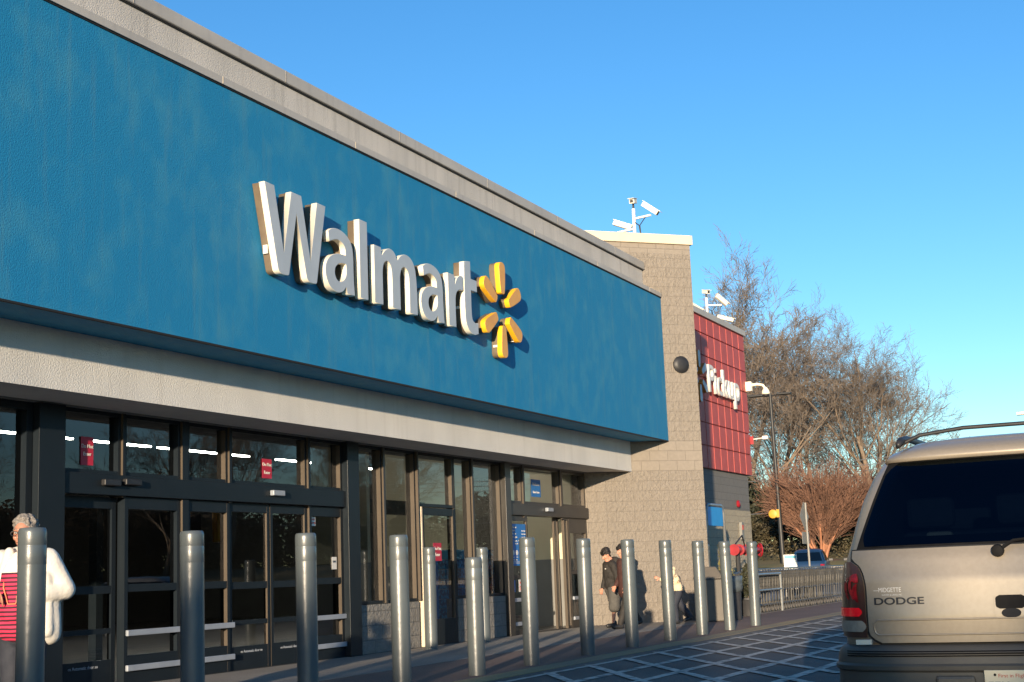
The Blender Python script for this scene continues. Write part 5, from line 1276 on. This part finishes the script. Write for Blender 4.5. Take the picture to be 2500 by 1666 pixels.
for i, (sd, H, kw) in enumerate(((11, 20, dict(nch=(10, 6, 6, 5, 4), spread=.55, trunk_r=.30, fork=.34, levels=5, twig=.0135, th=.62)), (25, 19, dict(nch=(9, 6, 5, 5, 4), spread=.70, trunk_r=.34, fork=.42, levels=5, twig=.0135, th=.54)), (37, 15, dict(nch=(9, 6, 5, 4, 4), spread=.46, trunk_r=.2, fork=.28, levels=5, twig=.0135, th=.66)))):
    protos.append(gen_tree(sd, H, **kw))
TL = [(0, 97, 29.0, .4, 24.6, 'tallest bare tree rising behind the tan tower'), (2, 92, 26.0, 1.3, 19.6, 'bare tree directly behind the right end of the red wing'), (0, 104, 26.8, 2.2, 22.5, 'bare tree with an upright crown between the red wing and the light pole'),
 (2, 90, 23.4, 3.0, 17.4, 'bare tree whose limb leans over the wing corner'), (0, 99, 22.4, 4.1, 18.2, 'bare tree just right of the light pole top'),
 (1, 96, 19.2, 1.9, 18.2, 'round-crowned bare tree left of the pair above the minivan'), (1, 94, 16.5, 5.2, 17.2, 'widest bare tree above the minivan roof, spreading to the right'), (2, 108, 20.8, 5.9, 16.4, 'slender bare tree standing behind the rust-coloured multi-stem tree'),
 (2, 112, 33.0, .9, 20.5, 'bare tree at the back, left of the tallest one'), (2, 118, 13.0, 2.7, 9.5, 'low bare tree far off behind the minivan roof rail')]
done = {}
HT = [max(v[2] for v in p[1].v) for p in protos]
for pi, x, y, rz, top, lb_ in TL:
    base = 1.6 if x < 100 else 2.2; sc_ = (top-base)/HT[pi]
    if pi not in done: done[pi] = tree_thing(lb_, *protos[pi], (x, y, base), rz, sc_); 
    else: place(copy_tree(done[pi]), (x, y, base), rz, lb_, sc_)
# thin saplings and far wood as one mass
rng = random.Random(8); mb = MB()
for k in range(150):
    x = rng.uniform(100, 135); y = rng.uniform(6, 46); h = rng.uniform(5, 9.5)*(1 if y > 14 else .62); p = Vector((x, y, 2.0)); pts = [p, p+Vector((rng.gauss(0, .3), rng.gauss(0, .3), h*.5)), p+Vector((rng.gauss(0, .5), rng.gauss(0, .5), h))]; mb.tube(pts, [.08, .05, .015], 4, False)
    for j in range(26):
        t = rng.uniform(.25, 1); q = pts[0].lerp(pts[2], t); a = rng.uniform(0, 6.28); ln = h*.22*(1.2-t); e = q+Vector((math.cos(a)*ln, math.sin(a)*ln, ln*rng.uniform(.5, 1.4))); mb.tube([q, e], [.022, .012], 3, False)
        for _ in range(4):
            qq = q.lerp(e, rng.uniform(.3, 1)); a2 = rng.uniform(0, 6.28); l2 = ln*.45; mb.tube([qq, qq+Vector((math.cos(a2)*l2, math.sin(a2)*l2, l2))], [.014, .010], 3, False)
tag(mb.build('far_wood', M['twig'], fixn=False), 'hazy mass of thin bare saplings filling in behind the big trees', 'woodland', kind='stuff')
# crape myrtle
def crape(seed):
    rng = random.Random(seed); tr, tw_ = MB(), MB()
    for s_ in range(9):
        an = 6.283*s_/9+rng.uniform(-.3, .3); d = Vector((math.cos(an)*.24, math.sin(an)*.24, 1)).normalized(); p = Vector((math.cos(an)*.13, math.sin(an)*.13, 0)); pts = [p]
        for i in range(5):
            d = (d+Vector((math.cos(an)*.10, math.sin(an)*.10, 0))+Vector((rng.gauss(0, .05), rng.gauss(0, .05), 0))).normalized(); pts.append(pts[-1]+d*.42)
        tr.tube(pts, [.115, .085, .07, .06, .05, .04], 7)
        for i in range(2, 6):
            for k in range(6):
                q = pts[i]; a2 = an+rng.gauss(0, .9); d2 = Vector((math.cos(a2)*rng.uniform(.15, 1.0), math.sin(a2)*rng.uniform(.15, 1.0), rng.uniform(.55, 1.2))).normalized(); L_ = rng.uniform(1.6, 2.9)*(1-.30*(1-d2.z)); m_ = q+d2*L_*.5+Vector((0, 0, .06)); e = q+d2*L_+Vector((0, 0, .2))
                tw_.tube([q, m_, e], [.028, .02, .009], 4, False)
                for _ in range(16):
                    t = rng.uniform(.15, 1); qq = (q.lerp(m_, t*2) if t < .5 else m_.lerp(e, t*2-1)); d3 = (d2+Vector((rng.gauss(0, .45), rng.gauss(0, .45), rng.gauss(.15, .3)))).normalized(); l3 = rng.uniform(.4, 1.1)
                    e3 = qq+d3*l3; tw_.tube([qq, e3], [.011, .008], 3, False)
                    for _ in range(3): q4 = qq.lerp(e3, rng.uniform(.4, 1)); d4 = (d3+Vector((rng.gauss(0, .5), rng.gauss(0, .5), rng.gauss(.1, .3)))).normalized(); tw_.tube([q4, q4+d4*rng.uniform(.2, .5)], [.008, .006], 3, False)
    return tr, tw_
tree_thing('rust-coloured multi-stem tree with orange trunks and a dense rounded crown on the bank', *crape(2), (80, 18.3, 1.18), .6, 1.16, 'crapebark', 'crapetwig', 'pruned multi-stem trees on the bank')
c = [o for o in bpy.data.objects if o.get('label', '').startswith('rust-coloured')][0]
place(copy_tree(c), (84, 15.3, 1.3), 2.4, 'second rust-brown multi-stem tree partly hidden behind the minivan pillar', 1.0)
# evergreen understorey
def shrub_mesh(seed, H, W2, n=5200):
    rng = random.Random(seed); mb = MB(); cl = [(rng.uniform(-W2, W2)*.7, rng.uniform(-W2, W2)*.7, rng.uniform(.25, .85)*H, rng.uniform(.35, .7)*W2) for _ in range(11)]
    def fn(r):
        c_ = r.choice(cl); v = Vector((r.gauss(0, 1), r.gauss(0, 1), r.gauss(0, 1))).normalized()*c_[3]*r.uniform(.72, 1.06); return Vector((c_[0]+v.x, c_[1]+v.y, max(.05, c_[2]+v.z*.9)))
    leaf_cloud(mb, rng, fn, n, .07, .16); return mb
sh = []
SL_ = [(88, 28.5, 4.6, 2.6, 0, 'tall dark evergreen shrub just right of the wing corner'), (87, 25.6, 5.6, 2.3, 0, 'dark evergreen shrub behind the round yellow housing'), (89, 22.6, 4.2, 2.4, 1, 'olive-green shrub behind the black light pole'),
       (88, 20.2, 3.6, 2.0, 0, 'dark shrub behind the diamond road sign'), (90, 17.0, 3.4, 2.2, 0, 'dark shrub behind the orange trunks'), (91, 13.8, 3.2, 2.3, 1, 'olive shrub mostly hidden by the minivan'), (86, 23.9, 2.6, 1.8, 1, 'low olive shrub at the foot of the bank trees'), (92, 31.5, 5.5, 2.6, 0, 'dark evergreen shrub hidden mostly by the wing wall')]
pr = {}
for x, y, H, W2, k, lb_ in SL_:
    if k not in pr:
        t = thing('evergreen_shrub', lb_, 'shrub', (x, y, 1.6), 0, 'shrubs under the bare trees'); shrub_mesh(3+k, 4, 2.3, 9000).build('foliage', M['leafdark' if k == 0 else 'leafolive'], t, fixn=False)
        MB().tube([(0, 0, 0), (.1, 0, 1.4), (.2, .1, 3)], [.12, .08, .03], 6).build('stem', M['bark'], t); pr[k] = t; t.scale = (W2/2.3, W2/2.3, H/4)
    else: place(copy_tree(pr[k]), (x, y, 1.5), x, lb_, (W2/2.3, W2/2.3, H/4))
# leaf litter and scrub at the bank foot
rng = random.Random(4); mb = MB()
def fn(r): y = r.uniform(8, 34); return Vector((r.uniform(81, 93), y, 1.35+r.random()**2*1.1+.1))
leaf_cloud(mb, rng, fn, 16000, .05, .14)
tag(mb.build('scrub', M['leafolive'], fixn=False), 'olive scrub and tall winter grass along the foot of the wood', 'scrub', kind='stuff')

# tree line across the lot: mirrored in the glass
GM = 'bare trees across the lot, mirrored in the windows'
for i, (x, y, rz, top, pi) in enumerate(((30, -40, .5, 14, 2), (42, -44, 1.7, 17, 1), (55, -42, 2.6, 15, 0), (68, -47, 3.3, 18, 1), (82, -43, 4.4, 16, 2), (97, -50, 5.1, 19, 1), (114, -47, 6.0, 17, 0), (133, -55, .9, 20, 1))):
    o = copy_tree(done[pi]); place(o, (x, y, 0), rz, 'bare tree %s in the row across the lot to the right' % ('one', 'two', 'three', 'four', 'five', 'six', 'seven', 'eight')[i], top/HT[pi]); o['group'] = GM; o['label'] = 'bare tree across the lot, %s along the row beyond the parked cars' % ordn[i]
# conifers behind the camera whose tops the low sun skims
def conifer(seed):
    rng = random.Random(seed); mb = MB()
    def fn(r):
        z = r.random(); return Vector((0, 0, 0)) if 0 else (lambda a, q: Vector((q*math.cos(a), q*math.sin(a), .4+z*9.4)))(r.uniform(0, 6.28), (1.0 if z < .75 else 1.0-(z-.75)*2.6)*1.5*math.sqrt(r.random())*(1+.2*math.sin(z*30)))
    leaf_cloud(mb, rng, fn, 2600, .18, .42); return mb
t0 = thing('evergreen_tree', 'dense evergreen behind the camera, first of the windbreak', 'tree', (-60, -15.3, 0), 0, 'windbreak evergreens behind the camera')
conifer(1).build('crown', M['leafdark'], t0, fixn=False); MB().tube([(0, 0, 0), (0, 0, 9)], [.2, .05], 7).build('trunk', M['bark'], t0)
for i, (y, s_) in enumerate(((-14.4, 1.0), (-12.5, .99), (-7.6, .97), (-5.6, 1.0), (-3.6, .98), (-1.6, .95), (-20.8, .93), (-17.3, .955), (-18.6, .935), (-22.5, .90))):
    place(copy_tree(t0), (-60-(i % 2)*1.5, y, 0), i*1.3, 'dense evergreen behind the camera, %s of the windbreak' % ordn[i+1], (1, 1, s_))

o = copy_tree(done[1]); place(o, (-61, -17.5, 0), 1, 'bare tree behind the camera standing in a gap of the windbreak', 10.6/HT[1]); o['group'] = 'windbreak trees behind the camera'
# dense wood across the lot, mirrored low in the glass
for i in range(13):
    o = copy_tree(pr[0])
    for ch in o.children:
        if ch.name.startswith('foliage'):
            if i == 0: dmesh = ch.data.copy(); dmesh.materials[0] = M['shade']
            ch.data = dmesh
    place(o, (12+i*12.5, -56-3*(i % 3), 0), i*1.7, 'dark evergreen across the lot, %s of the wood edge facing the store' % ordn[i], (3.4, 3.0, 1.65+.085*i+.2*math.sin(i*2.1))); o['group'] = 'wood edge across the lot, mirrored in the glass'
